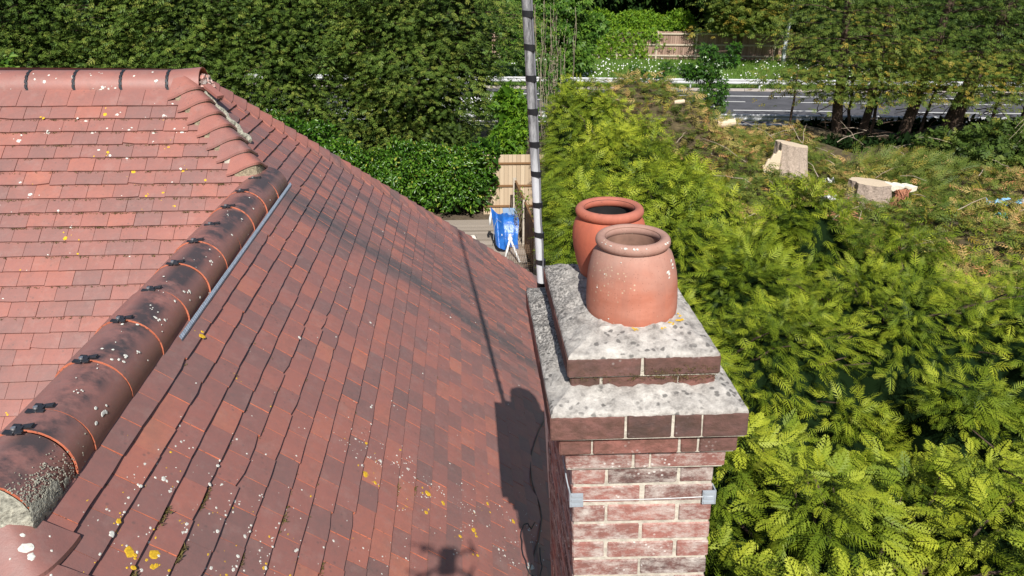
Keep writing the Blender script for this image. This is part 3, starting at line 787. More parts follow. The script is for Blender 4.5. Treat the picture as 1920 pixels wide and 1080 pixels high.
# on the ridges
def on_R2(y, adeg):
    a = math.radians(adeg); n = Vector((math.cos(a), 0, math.sin(a)))
    return Vector((XR, y, RC + 0.010 - 0.0105 * y)) + n * (RR + 0.0065), n, Vector((0, 1, 0))
for _ in range(46):
    y = random.uniform(0.0, 3.0); P, n, u = on_R2(y, random.gauss(48, 26)); blob(lw, P, n, u, random.choice((0.002, 0.003, 0.004, 0.006, 0.008)))
for y, a, r in ((0.62, 50, 0.030), (0.95, 45, 0.022), (1.0, 62, 0.018), (1.25, 30, 0.026), (1.62, 35, 0.024), (0.30, 20, 0.03), (0.36, 60, 0.02), (0.70, 30, 0.02)):
    P, n, u = on_R2(y, a)
    for _ in range(5): P, n, u = on_R2(y + random.gauss(0, r * 0.8), a + random.gauss(0, 5)); blob(lw, P, n, u, r * random.uniform(0.15, 0.4))
def on_R1(x, adeg):
    a = math.radians(adeg); n = Vector((0, math.cos(a), math.sin(a)))
    return Vector((x, 3.70, 0.548)) + n * 0.1275, n, Vector((1, 0, 0))
for _ in range(34):
    P, n, u = on_R1(random.uniform(-3.5, -2.15), random.uniform(110, 182)); blob(lw, P, n, u, random.choice((0.004, 0.006, 0.009, 0.014)))
for _ in range(8):
    P, n, u = on_R1(random.uniform(-2.32, -2.2), random.uniform(140, 178)); blob(ly, P, n, u, random.choice((0.006, 0.010)))
# yellow and white on the near bonnet
from mathutils.bvhtree import BVHTree
bv = []; bf = []
for o in bpy.data.objects:
    if o.name.startswith('bonnet_tile') and o.data.vertices[0].co.y < 0.6:
        b_ = len(bv); bv += [v.co.copy() for v in o.data.vertices]; bf += [tuple(b_ + i for i in p.vertices) for p in o.data.polygons]
tree_ = BVHTree.FromPolygons(bv, bf)
for (x, y, r) in ((-1.53, -0.22, 0.020), (-1.512, -0.238, 0.013), (-1.55, -0.19, 0.008), (-1.48, -0.20, 0.005), (-1.50, -0.16, 0.004), (-1.46, -0.26, 0.005), (-1.56, -0.25, 0.004)):
    h = tree_.ray_cast(Vector((x, y, 1)), Vector((0, 0, -1)))
    if h[0] is not None:
        n = h[1] if h[1].z > 0 else -h[1]
        blob(lw, h[0] + n * 0.0012, n, n.orthogonal().normalized(), r)
# bird dropping by the cable
for _ in range(9): 
    P, n, u = on_B(-0.03 + random.gauss(0, 0.012), 1.075 + random.gauss(0, 0.02)); blob(lw, P, n, u, random.uniform(0.006, 0.02))
for f in range(7):
    P, n, u = on_B(-0.021 + 0.06 * f / 6, 1.397 - 0.012 * f + random.gauss(0, 0.004)); blob(lw, P, n, u, 0.006)
o = lw.obj('white_lichen_spots', M_LICW, house); tag(o, kind='stuff')
o = ly.obj('yellow_lichen_spots', M_LICY, house); tag(o, kind='stuff')
# grey crust on the last ridge tile
gc = MB()
for _ in range(60):
    y = -0.15 + abs(random.gauss(0, 0.07)); a = random.gauss(-2, 10)
    P, n, u = on_R2(y, max(a, -16)); blob(gc, P - n * 0.0005, n, u, random.uniform(0.010, 0.022))
for _ in range(900):
    y = -0.15 + abs(random.gauss(0, 0.11)); a = random.gauss(8, 20)
    if a < -15 or y > 0.34: continue
    P, n, u = on_R2(y, a); blob(gc, P, n, u, random.uniform(0.0015, 0.0045))
o = gc.obj('grey_crust_lichen', M_LICG, house); tag(o, kind='stuff')
# moss tufts in the course joints
ms = MB()
def tuft(P, n, r, k):
    for _ in range(k):
        d_ = (n * random.uniform(0.2, 1) + Vector((random.gauss(0, .6), random.gauss(0, .6), random.gauss(0, .4)))).normalized()
        b = d_.cross(Vector((random.random(), random.random(), 0.3))).normalized() * r * 0.22
        o_ = P + Vector((random.gauss(0, r * .6), random.gauss(0, r * .6), 0))
        ms.add([o_ + b, o_ - b, o_ + d_ * r], [(0, 1, 2)], 0)
for _ in range(700):
    k = random.randint(-9, 24); s = sB0 + gB * k + 0.004; x = s * cB
    if x > -1.5: y = random.choice((random.uniform(0.0, 1.4), random.uniform(2.2, 5.0), random.gauss(3.3, .4)))
    else: y = random.uniform(hipB_near(x) + 0.1, hipB_far(x))
    if y < hip_south(x) + 0.1 or y > hipB_far(x) - 0.05: continue
    tuft(PB(s, y, 0.013), Vector((sB_, 0, cB)), random.uniform(0.004, 0.011), 7)
for (x, y, r) in ((-1.29, 0.03, 0.020), (-1.37, 0.15, 0.018), (-1.30, 0.33, 0.012), (-1.24, 0.28, 0.014), (-1.03, 0.42, 0.014), (-1.36, -0.14, 0.02), (-0.62, 1.1, 0.012), (-0.70, 1.0, 0.012), (-0.9, 0.3, 0.014), (-1.1, 0.15, 0.014)):
    k = round((x / cB - sB0) / gB); s = sB0 + gB * k + 0.006
    for i in range(9): tuft(PB(s, y + random.gauss(0, 0.022), 0.014), Vector((sB_, 0, cB)), r * random.uniform(.5, .9), 16)
for _ in range(1300):
    k = random.choice((2, 3, 4, 5, 6, 7, 8, 8, 9, 9, 10, 10, 11, 12, 14, 16)); s = sA0 + gA * k + 0.004; y = -s * cA
    x = random.uniform(-3.7, (hipA_x(y) if y > 3.03 else valA_x(y)) - 0.05)
    tuft(PA(s, x, 0.014), Vector((0, -sA_, cA)), random.uniform(0.004, 0.015), 9)
o = ms.obj('moss_tufts', M_MOSS, house); tag(o, kind='stuff')

# ------------------------------------------------------------------ chimney stack
EX = Vector((0.99606105, -0.07623875, 0.04527731)); EY = Vector((0.0, 1.0, 0.0)); EZ = Vector((-0.04514526, 0.00345543, 0.99897446))
def K(x, y, z): return EX * x + EY * y + EZ * z
stack = empty('chimney_stack', K(0.22, 0.39, -1.6))
tag(stack, 'weathered brick chimney stack with stepped cap and pale mortar flaunching beside the tiled roof', 'chimney')
def brick(x0, x1, y0, y1, z0, z1, tint, mat, jx=0.002):
    ch = 0.004; vs = []; rj = lambda a: random.uniform(-a, a)
    o_ = (rj(jx), rj(jx), rj(jx * 0.6))
    for z, s in ((z0, 1), (z1, -1)):
        for (cx_, cy_, sx_, sy_) in ((x0, y0, 1, 1), (x1, y0, -1, 1), (x1, y1, -1, -1), (x0, y1, 1, -1)):
            for (a, b, c_) in ((ch, 0, ch), (0, ch, ch), (ch, ch, 0)):
                vs.append(K(cx_ + sx_ * a + o_[0] + rj(.0012), cy_ + sy_ * b + o_[1] + rj(.0012), z + s * c_ + o_[2] + rj(.0012)))
    def id_(l, c, t): return l * 12 + c * 3 + t
    f = [tuple(id_(0, c, 2) for c in (3, 2, 1, 0)), tuple(id_(1, c, 2) for c in (0, 1, 2, 3)),
         (id_(0, 0, 0), id_(0, 1, 0), id_(1, 1, 0), id_(1, 0, 0)), (id_(0, 1, 1), id_(0, 2, 1), id_(1, 2, 1), id_(1, 1, 1)),
         (id_(0, 2, 0), id_(0, 3, 0), id_(1, 3, 0), id_(1, 2, 0)), (id_(0, 3, 1), id_(0, 0, 1), id_(1, 0, 1), id_(1, 3, 1))]
    for l in (0, 1):
        for c in range(4):
            n_ = (c + 1) % 4; tt = (0, 1, 0, 1)[c]
            f.append((id_(l, c, tt), id_(l, n_, tt), id_(l, n_, 2), id_(l, c, 2)) if l == 0 else (id_(l, c, 2), id_(l, n_, 2), id_(l, n_, tt), id_(l, c, tt)))
            f.append((id_(l, c, 0), id_(l, c, 1), id_(l, c, 2)))
    for c in range(4): f.append((id_(0, c, 0), id_(0, c, 1), id_(1, c, 1), id_(1, c, 0)))
    mb = MB(); mb.add(vs, f, 0, tint); mb.obj('brick', mat, stack)
def bt(): return random.choice((0.22, 0.35, 0.45, 0.5, 0.55, 0.62, 0.75)) + random.uniform(-.06, .06)
W_, D_ = 0.44, 0.7775
core = MB()
def kbox(mb, x0, x1, y0, y1, z0, z1, mi=0):
    P = [K(x, y, z) for z in (z0, z1) for y in (y0, y1) for x in (x0, x1)]
    mb.add(P, [(0, 2, 3, 1), (4, 5, 7, 6), (0, 1, 5, 4), (2, 6, 7, 3), (0, 4, 6, 2), (1, 3, 7, 5)], mi)
def sub(mb, n=0): pass
kbox(core, 0.005, W_ - 0.005, 0.005, D_ - 0.005, -4.3, 0.0)
for k in range(20):
    z1 = -0.009 - 0.075 * k; z0 = z1 - 0.0635
    if k % 2 == 0:      # header, stretcher, header
        rects = [(0, .1025, 0, .215), (.1125, .3275, 0, .1025), (.3375, .44, 0, .215), (0, .1025, .225, .44), (.3375, .44, .225, .44), (0, .1025, .45, .665), (.3375, .44, .45, .665), (0, .1025, .675, .7775), (.1125, .3275, .675, .7775), (.3375, .44, .675, .7775)]
    else:
        rects = [(0, .215, 0, .1025), (.225, .44, 0, .1025), (0, .1025, .1125, .3275), (.3375, .44, .1125, .3275), (0, .1025, .3375, .5525), (.3375, .44, .3375, .5525), (0, .1025, .5625, .665), (.3375, .44, .5625, .665), (0, .215, .675, .7775), (.225, .44, .675, .7775)]
    for r in rects: brick(*r, z0, z1, bt(), M_BR)
def course(x0, x1, y0, y1, z0, z1, splits, mat, tints=None, gap=0.007):
    e = [x0] + splits + [x1]
    for i in range(len(e) - 1):
        a = e[i] + (gap / 2 if i else 0); b = e[i + 1] - (gap / 2 if i < len(e) - 2 else 0)
        t = tints[i] if tints else bt()
        brick(a, b, y0, y0 + 0.10, z0, z1, t, mat, 0.0015); brick(a, b, y1 - 0.10, y1, z0, z1, bt(), mat, 0.0015)
    y = y0 + 0.11; ye = y1 - 0.11; n = max(1, round((ye - y) / 0.225)); stp = (ye - y + 0.01) / n
    for i in range(n):
        for (xa, xb) in ((x0, x0 + 0.10), (x1 - 0.10, x1)): brick(xa, xb, y + i * stp, y + (i + 1) * stp - 0.010, z0, z1, bt(), mat, 0.0015)
    kbox(core, x0 + 0.006, x1 - 0.006, y0 + 0.006, y1 - 0.006, z0 - 0.003, z1 + 0.0035)
course(-0.022, 0.462, -0.022, 0.80, 0.002, 0.064, [0.185, 0.235], M_BR, [.45, .5, .55])
course(-0.044, 0.484, -0.044, 0.815, 0.073, 0.137, [0.055, 0.315, 0.37], M_BRD, [.45, .6, .4, .3])
course(-0.070, 0.502, -0.072, 0.83, 0.146, 0.226, [0.150, 0.285, 0.370], M_BRD, [.35, .12, .15, .22])
course(0.004, 0.436, 0.040, 0.735, 0.238, 0.290, [0.095, 0.325], M_BRD, [.2, .35, .5])
course(-0.006, 0.443, 0.030, 0.742, 0.297, 0.358, [0.215], M_BRD, [.25, .25])
core.obj('mortar_core', M_MORT, stack)

def fl_noise(x, y, s=1.0):
    return s * (0.0035 * math.sin(x * 61 + y * 23) + 0.003 * math.sin(y * 53 - x * 31 + 2) + 0.0025 * math.sin(x * 140 + y * 97))
def flaunch(x0, x1, y0, y1, ix0, ix1, iy0, iy1, ze, zi, name, hole=False, seed=1):
    rs = random.Random(seed); mb = MB(); N = 120
    def per(t, X0, X1, Y0, Y1):       # closed outline, t in 0..4
        s, f = int(t) % 4, t - int(t)
        return [(X0 + (X1 - X0) * f, Y0), (X1, Y0 + (Y1 - Y0) * f), (X1 - (X1 - X0) * f, Y1), (X0, Y1 - (Y1 - Y0) * f)][s]
    rings = []
    prof = [(0.0, -0.007, -0.003), (0.0, 0.003, 0.000), (0.045, 0.012, 0), (0.2, 0.35, 0), (0.4, 0.55, 0), (0.6, 0.72, 0), (0.8, 0.87, 0), (1.0, 1.0, 0)]
    for j, (f, h, o_) in enumerate(prof):
        row = []
        for i in range(N + 1):
            t = 4 * (i % N) / N
            a = per(t, x0, x1, y0, y1); b = per(t, ix0, ix1, iy0, iy1)
            w1 = 0.0009 * math.sin(i * 1.9 + seed) + 0.0008 * math.sin(i * 4.3) if j < 3 else 0
            x = a[0] * (1 - f) + b[0] * f; y = a[1] * (1 - f) + b[1] * f
            cx_ = (x0 + x1) / 2; cy_ = (y0 + y1) / 2
            x += (x - cx_) * w1 * 2; y += (y - cy_) * w1 * 1.4
            if j == 0: z = ze - 0.006 + w1 * 1.5
            elif j == 1: z = ze + 0.001 + w1
            elif j == 2: z = ze + 0.0085
            else: z = ze + (zi - ze) * h
            z += fl_noise(x, y, 1.1) * (1 if j > 2 else 0.25) + rs.uniform(-.0012, .0012)
            row.append(K(x, y, z))
        row[-1] = row[0]
        rings.append(row)
    mb.grid([list(r) for r in rings], 0)
    if not hole:
        c = K((ix0 + ix1) / 2, (iy0 + iy1) / 2, zi + 0.004); b = len(mb.v)
        mb.add(rings[-1][:-1] + [c], [(i, (i + 1) % N, N) for i in range(N)], 0)
    o = mb.obj(name, M_FL, stack, smooth=True); return o
flaunch(-0.068, 0.500, -0.070, 0.828, -0.002, 0.440, 0.036, 0.738, 0.230, 0.262, 'lower_flaunching', seed=3)
flaunch(-0.004, 0.441, 0.032, 0.740, 0.11, 0.33, 0.16, 0.64, 0.362, 0.402, 'upper_flaunching', seed=5)
# brown moss under the upper flaunching
mz = MB()
ms = mz
for _ in range(420):
    f = random.random(); x = f * 0.44; z = random.choice((0.296, 0.293, 0.318)) + random.gauss(0, 0.007)
    if random.random() < 0.5: x = random.gauss(0.33, 0.06)
    tuft(K(x, 0.029, z), Vector((0, -1, 0.1)), random.uniform(0.0025, 0.006), 5)
o = mz.obj('brown_moss', M_MOSS, stack); tag(o, kind='stuff')

# ---- pots
def lathe(prof, c, mb, n=56, mi=0, wob=0.0):
    rows = []
    for (r, z) in prof:
        row = [c + EX.normalized() * (r * math.cos(2 * math.pi * i / n)) + Vector((0, 1, 0)) * (r * math.sin(2 * math.pi * i / n)) + EZ * z for i in range(n)]
        row.append(row[0]); rows.append(row)
    mb.grid([list(reversed(r)) for r in rows], mi)
def rim_prof(R, r, z0, a0=-60, a1=240):
    return [(R + r * math.cos(math.radians(a)), z0 + r * 1.08 * math.sin(math.radians(a))) for a in np.linspace(a0, a1, 16)]
def pot(cx_, cy_, zb, label, body, rimR, rimr, rimz, inner, mats):
    c = K(cx_, cy_, zb); e = empty('chimney_pot', c); tag(e, label, 'chimney pot')
    mb = MB(); lathe(body, c, mb); mb.obj('pot_body', mats[0], e, smooth=True)
    mb = MB(); lathe(rim_prof(rimR, rimr, rimz), c, mb); mb.obj('rim', mats[0], e, smooth=True)
    mb = MB(); lathe(inner, c, mb); mb.obj('inner_wall', mats[1], e, smooth=True)
    return e
pot(0.232, 0.290, 0.385, 'faded terracotta chimney pot in front, squat and bulging, with pale rolled rim and lichen specks',
    [(0.122, -0.02), (0.134, 0.0), (0.140, 0.010), (0.1425, 0.03), (0.1425, 0.06), (0.1405, 0.11), (0.136, 0.15), (0.129, 0.182), (0.120, 0.208), (0.108, 0.224), (0.098, 0.233)],
    0.098, 0.0165, 0.246, [(0.084, 0.258), (0.088, 0.22), (0.105, 0.18), (0.112, 0.10), (0.112, 0.01), (0.0, 0.005)], (M_POT1, M_POTIN))
pot(0.212, 0.580, 0.385, 'orange terracotta chimney pot standing behind the faded one, with sooty black flue',
    [(0.088, -0.02), (0.094, 0.0), (0.104, 0.03), (0.115, 0.07), (0.124, 0.12), (0.127, 0.155), (0.125, 0.185), (0.118, 0.212), (0.107, 0.228), (0.099, 0.236)],
    0.100, 0.0165, 0.247, [(0.086, 0.258), (0.088, 0.24), (0.105, 0.20), (0.108, 0.12), (0.09, 0.02), (0.0, 0.005)], (M_POT2, M_SOOT))
pw = MB()
for (zz, an, r_) in ((0.175, -48, .008), (0.168, -46, .006), (0.158, -47, .005), (0.20, -34, .007), (0.188, -33, .007), (0.178, -34, .005), (0.214, -118, .003), (0.17, -140, .003), (0.12, -150, .003), (0.03, -130, .003)):
    a = math.radians(an); rr2 = float(np.interp(zz, [0, .03, .06, .11, .15, .185, .212, .236], [.134, .1425, .1425, .1405, .136, .129, .120, .098]))
    n = (EX * math.cos(a) + EY * math.sin(a)).normalized(); Pp = K(0.232, 0.290, 0.385) + EX.normalized() * rr2 * math.cos(a) + EY * rr2 * math.sin(a) + EZ * zz
    blob(pw, Pp + n * .0012, n, EZ.cross(n).normalized(), r_)
for _ in range(16):
    a = math.radians(random.uniform(-160, -20)); n = (EX * math.cos(a) * .8 + EY * math.sin(a) * .8 + EZ * .6).normalized()
    Pp = K(0.232, 0.290, 0.385 + .246) + (EX.normalized() * math.cos(a) + EY * math.sin(a)) * .112 + EZ * .0115
    blob(pw, Pp, n, EZ.cross(n).normalized(), random.choice((.002, .003, .005)))
o = pw.obj('white_droppings', M_LICW, bpy.data.objects['chimney_pot']); tag(o, kind='stuff')
# mortar fillets around the pots and yellow lichen
for (cx_, cy_, r) in ((0.232, 0.290, 0.134), (0.212, 0.580, 0.094)):
    mb = MB(); lathe([(r + 0.045, -0.006), (r + 0.025, 0.004), (r + 0.010, 0.010), (r - 0.004, 0.014)], K(cx_, cy_, 0.388), mb)
    mb.obj('pot_fillet', M_FL, stack, smooth=True)
yl = MB()
for (x, y, z, r) in ((0.30, 0.148, 0.398, 0.012), (0.335, 0.172, 0.400, 0.010), (0.355, 0.185, 0.402, 0.010), (0.215, 0.138, 0.398, 0.008), (0.37, 0.22, 0.40, 0.006)):
    for _ in range(4): blob(yl, K(x + random.gauss(0, .006), y + random.gauss(0, .006), z + 0.001), EZ, EX, r * random.uniform(.4, .8))
o = yl.obj('yellow_lichen_spots', M_LICY, stack); tag(o, kind='stuff')

# ---- lashing wire with corner guards
lash = empty('lashing_wire', K(0.0, 0.0, -0.13)); tag(lash, 'thin steel lashing wire stretched round the brick stack between two grey corner guards', 'wire')
zw = -0.128
mb = MB(); pts = [K(0.44 * i / 12, -0.006, zw - 0.004 * math.sin(math.pi * i / 12) + 0.004 * i / 12) for i in range(13)]
mb.tube(pts, 0.0019, 6); mb.obj('front_wire', M_WIRE, lash)
mb = MB(); mb.tube([K(-0.004, -0.004, zw), K(-0.012, 0.05, -0.08), K(-0.014, 0.15, -0.02), K(-0.03, 0.28, 0.03), K(-0.02, 0.5, 0.05), K(-0.01, 0.76, 0.06)], 0.0022, 6); mb.obj('side_wire', M_BRKT, lash)
mb = MB(); mb.tube([K(0.444, -0.004, zw), K(0.448, 0.2, zw + .01), K(0.448, 0.5, zw + .05), K(0.448, 0.78, 0.06), K(0.2, 0.79, 0.06), K(-0.01, 0.785, 0.06)], 0.0019, 6); mb.obj('rear_wire', M_WIRE, lash)
for (x0, x1, xs_) in ((-0.006, 0.034, -1), (0.408, 0.447, 1)):
    g = MB(); 
    kbox(g, x0, x1, -0.0075, -0.003, zw - 0.026, zw + 0.026)
    for zz in (-0.018, 0.0, 0.018): kbox(g, x0 + 0.003, x1 - 0.003, -0.0105, -0.0078, zw + zz - 0.004, zw + zz + 0.004)
    xx = (x0 - 0.001) if xs_ < 0 else x1 + 0.001
    kbox(g, xx - 0.002, xx + 0.002, -0.0075, 0.030, zw - 0.026, zw + 0.026)
    g.obj('corner_guard', M_BRKT, lash)

# ---- mast
mast_top = Vector((-0.128, 0.905, 2.95)); mast_a = Vector((-0.012, 0.90, 0.23)); mast_b = Vector((-0.088, 0.90, 1.30))
mdir = (mast_b - mast_a).normalized(); mast_lo = mast_a - mdir * 1.1; mast_hi = mast_a + mdir * 2.75
mast = empty('aerial_mast', mast_lo); tag(mast, 'tall grey tubular aerial mast strapped behind the chimney, banded with black tape', 'mast')
mb = MB(); mb.tube([mast_lo, mast_a, mast_b, mast_hi], 0.0158, 20); mb.obj('pole', M_MAST, mast, smooth=True)
mb = MB(); mb.tube([mast_hi, mast_hi + mdir * 0.03], 0.019, 16); mb.obj('end_cap', M_BLACK, mast)
side = mdir.cross(Vector((0, 1, 0))).normalized(); front = Vector((0, -1, 0))
cp = []
rr_ = 0.0195
for i in range(61):
    z = 0.18 + 2.6 * i / 60; f = (z - mast_a.z) / mdir.z
    cs = mast_a + mdir * f
    tri = abs(((z - 0.32) / 0.115) % 2 - 1)
    an = math.radians(8 + 46 * (0.5 + 0.5 * math.cos((z - 0.30) * 3.1)) + 6 * math.sin(z * 27))
    cp.append(cs + Vector((1, 0, 0)) * rr_ * math.cos(an) + front * rr_ * math.sin(an))
mb = MB(); mb.tube(cp, 0.0036, 7); mb.obj('coax_cable', M_CABLE, mast, smooth=True)
for z in (0.217, 0.32, 0.436, 0.559, 0.682, 0.795, 0.917, 1.036, 1.144, 1.256, 1.38, 1.50, 1.63, 1.76, 1.9, 2.05):
    f = (z - mast_a.z) / mdir.z; c = mast_a + mdir * f; mb = MB(); n = 24; rows = []
    hw = 0.0105 if z > 0.25 else 0.012
    til = random.uniform(-.12, .12)
    for dz in (-hw, hw):
        row = []
        for i in range(n + 1):
            a = 2 * math.pi * i / n; b = math.cos(a) 
            r_ = 0.0172 + (0.0072 * max(0, math.cos(a + math.radians(32))) ** 3)
            row.append(c + mdir * (dz + til * r_ * math.cos(a)) + Vector((1, 0, 0)) * r_ * math.cos(a) + Vector((0, 1, 0)) * r_ * math.sin(a))
        rows.append(row)
    mb.grid([list(reversed(r)) for r in rows], 0)
    for row in rows: mb.add(row[:-1], [tuple(range(n))], 0)
    mb.obj('tape_band', M_TAPE, mast, smooth=False)
mb = MB(); mb.box(mast_a + Vector((0.03, -0.04, -0.12)), (0.16, 0.10, 0.03)); mb.obj('wall_bracket', M_STEEL, mast)

# ---- loose cable on the tiles
cab = empty('aerial_cable', (0.05, 1.9, -1.5)); tag(cab, 'loose brown aerial cable trailing down the tiles in the chimney shadow', 'cable')
cpts = [(0.247, 2.847), (0.19, 2.66), (0.147, 2.513), (0.11, 2.35), (0.083, 2.219), (0.062, 2.11), (0.052, 2.013), (0.043, 1.92), (0.041, 1.843), (0.050, 1.79), (0.065, 1.745), (0.080, 1.69), (0.082, 1.643), (0.072, 1.54), (0.052, 1.434), (0.033, 1.33), (0.009, 1.228), (-0.012, 1.14), (-0.04, 1.05), (-0.055, 0.97), (-0.03, 0.90), (0.0, 0.82)]
def onB(x, y, h): return PB(x / cB, y, h)
mb = MB(); mb.tube([onB(x, y, 0.030 + 0.006 * math.sin(i)) for i, (x, y) in enumerate(cpts)], 0.0042, 7); mb.obj('cable_run', M_CABLEB, cab, smooth=True)
lp = [(0.037 - 0.02, 1.45)] + [(-0.022 + 0.052 * math.cos(a), 1.20 + 0.20 * math.sin(a)) for a in np.linspace(1.2, 6.6, 24)]
mb = MB(); mb.tube([onB(x, y, 0.034 + 0.008 * (i % 3 == 0)) for i, (x, y) in enumerate(lp)], 0.0032, 7); mb.obj('cable_loop', M_BLACK, cab, smooth=True)

# ------------------------------------------------------------------ small drone whose shadow falls on the tiles
dr = empty('camera_drone', C3 - CW * 0.10 + Vector((0, 0, 0.03)))
tag(dr, 'small grey camera drone hovering over the roof, seen only as a shadow on tiles', 'drone')
M_DR = mat_simple('drone_grey', (0.30, 0.30, 0.31), 0.5, 20, 0.1, 0.0)
dc = C3 - CW * 0.10 + Vector((0, 0, 0.035)); Rz = Matrix.Rotation(-0.067, 3, 'Z')
mb = MB(); mb.box(dc, (0.075, 0.13, 0.05), Rz); mb.box(dc + Rz @ Vector((0, -0.06, 0.012)), (0.055, 0.05, 0.035), Rz); mb.obj('drone_body', M_DR, dr)
for sx_ in (-1, 1):
    for sy_ in (-1, 1):
        tip = dc + Rz @ Vector((0.115 * sx_, 0.085 * sy_ - 0.02, 0.012)); mb = MB()
        mb.tube([dc + Rz @ Vector((0.03 * sx_, 0.04 * sy_, 0)), tip], 0.008, 8); mb.tube([tip - Vector((0, 0, .015)), tip + Vector((0, 0, .015))], 0.011, 10)
        a = mb.obj('arm', M_DR, dr)
        pb = MB(); pb.box(tip + Vector((0, 0, 0.018)), (0.11, 0.011, 0.002), Matrix.Rotation(random.uniform(0, 3), 3, 'Z')); pb.obj('propeller', M_BLACK, a)

# ------------------------------------------------------------------ foliage tools
def spray_t(npin, W=0.42, pw=0.16, droop=0.18, stem=0.012, a0=56, a1=34, seed=0):
    """flat fern-like spray of unit length along +X, all quads"""
    r = np.random.default_rng(seed); V = []; Fq = []; tt = []
    def kite(p0, p1, hw, up, tv):
        p0 = np.array(p0); p1 = np.array(p1); d_ = p1 - p0; l = np.linalg.norm(d_)
        pr = np.array([-d_[1], d_[0], 0]); pr = pr / (np.linalg.norm(pr) + 1e-9) * hw
        b = len(V); mid = p0 + d_ * 0.42 + np.array([0, 0, up])
        V.extend([p0, mid + pr, p1, mid - pr]); Fq.append((b, b + 1, b + 2, b + 3)); tt.append(tv)
    def ax(t): return np.array([t, 0.03 * math.sin(t * 4 + seed), -droop * t * t])
    kite(ax(0), ax(1), stem * 2.5, 0, 0.05)
    for i in range(npin):
        t = (i + 0.7) / (npin + 0.6)
        for sgn in (-1, 1):
            tj = min(0.99, max(0.02, t + r.uniform(-.02, .02)))
            l = W * (1 - tj) ** 0.65 * min(1, 0.45 + tj * 2.2) * r.uniform(.8, 1.12) + 0.04
            an = math.radians(a0 + (a1 - a0) * tj + r.uniform(-6, 6))
            p0 = ax(tj); p1 = p0 + np.array([l * math.cos(an), sgn * l * math.sin(an), -droop * l * 1.2 + r.uniform(-.02, .02)])
            kite(p0, p1, l * pw, 0.02, 0.10 * tj + 0.12 * r.random())
    return np.array(V), np.array(Fq), np.array(tt)
def spray2_t(npin, seed=0, W=0.45):
    """richer spray: every pinna carries side leaflets"""
    r = np.random.default_rng(seed); V = []; Fq = []; tt = []
    def kite(p0, p1, hw, tv):
        d_ = p1 - p0; pr = np.array([-d_[1], d_[0], 0]); pr = pr / (np.linalg.norm(pr) + 1e-9) * hw
        b = len(V); mid = p0 + d_ * 0.45
        V.extend([p0, mid + pr, p1, mid - pr]); Fq.append((b, b + 1, b + 2, b + 3)); tt.append(tv)
    dr_ = 0.22
    def ax(t): return np.array([t, 0.04 * math.sin(t * 4 + seed), -dr_ * t * t])
    kite(ax(0), ax(.98), 0.014, 0.0)
    for i in range(npin):
        t = (i + 0.8) / (npin + 0.7)
        for sgn in (-1, 1):
            tj = t + r.uniform(-.015, .015)
            l = W * (1 - tj) ** 0.7 * min(1, 0.5 + tj * 2) * r.uniform(.85, 1.1) + 0.05
            an = math.radians(52 - 16 * tj + r.uniform(-4, 4)); dv = np.array([math.cos(an), sgn * math.sin(an), -dr_ * 1.0])
            p0 = ax(tj); p1 = p0 + dv * l; kite(p0, p1, 0.014 + l * 0.045, 0.06 + 0.12 * tj)
            ns = max(1, int(l / 0.115))
            for q in range(ns):
                f = (q + 0.6) / (ns + 0.5); pq = p0 + dv * l * f; ll = 0.105 * (1 - 0.55 * f)
                for s2 in (-1, 1):
                    a2 = an + s2 * math.radians(42); d2 = np.array([math.cos(a2), sgn * math.sin(a2), -dr_]); kite(pq, pq + d2 * ll, ll * 0.19, 0.10 + 0.12 * tj + 0.05 * f)
    return np.array(V), np.array(Fq), np.array(tt)
def leaf_t(wd=0.42, fold=0.12):
    V = np.array([(0, 0, 0), (0.32, wd / 2, fold), (0.72, wd * 0.42, fold), (1, 0, -0.05), (0.72, -wd * 0.42, fold), (0.32, -wd / 2, fold)], float)
    F = np.array([(0, 1, 2, 3), (0, 3, 4, 5)]); return V, F, np.zeros(2)
def lobed_t(seed=0):
    r = np.random.default_rng(seed); V = []; F = []; 
    for a in (-62, 0, 62):
        an = math.radians(a); l = 1.0 if a == 0 else 0.78; d = np.array([math.cos(an), math.sin(an), 0]); p = np.array([-d[1], d[0], 0]); b = len(V)
        V += [np.zeros(3), d * l * .55 + p * .20 + [0, 0, .06], d * l + [0, 0, -.08], d * l * .55 - p * .20 + [0, 0, .06]]; F.append((b, b + 1, b + 2, b + 3))
    return np.array(V), np.array(F), np.zeros(3)
def nrmz(v): return v / (np.linalg.norm(v, axis=-1, keepdims=True) + 1e-9)
def in_view(P, mx=130):
    v = np.asarray(P, float) - np.array(C3); z = v @ np.array(CW); zz = np.maximum(z, .05)
    u = 960 + F * (v @ np.array(CR)) / zz; w_ = 540 + F * (v @ np.array(CD)) / zz
    return (z > .1) & (u > -mx) & (u < 1920 + mx) & (w_ > -mx) & (w_ < 1080 + mx)
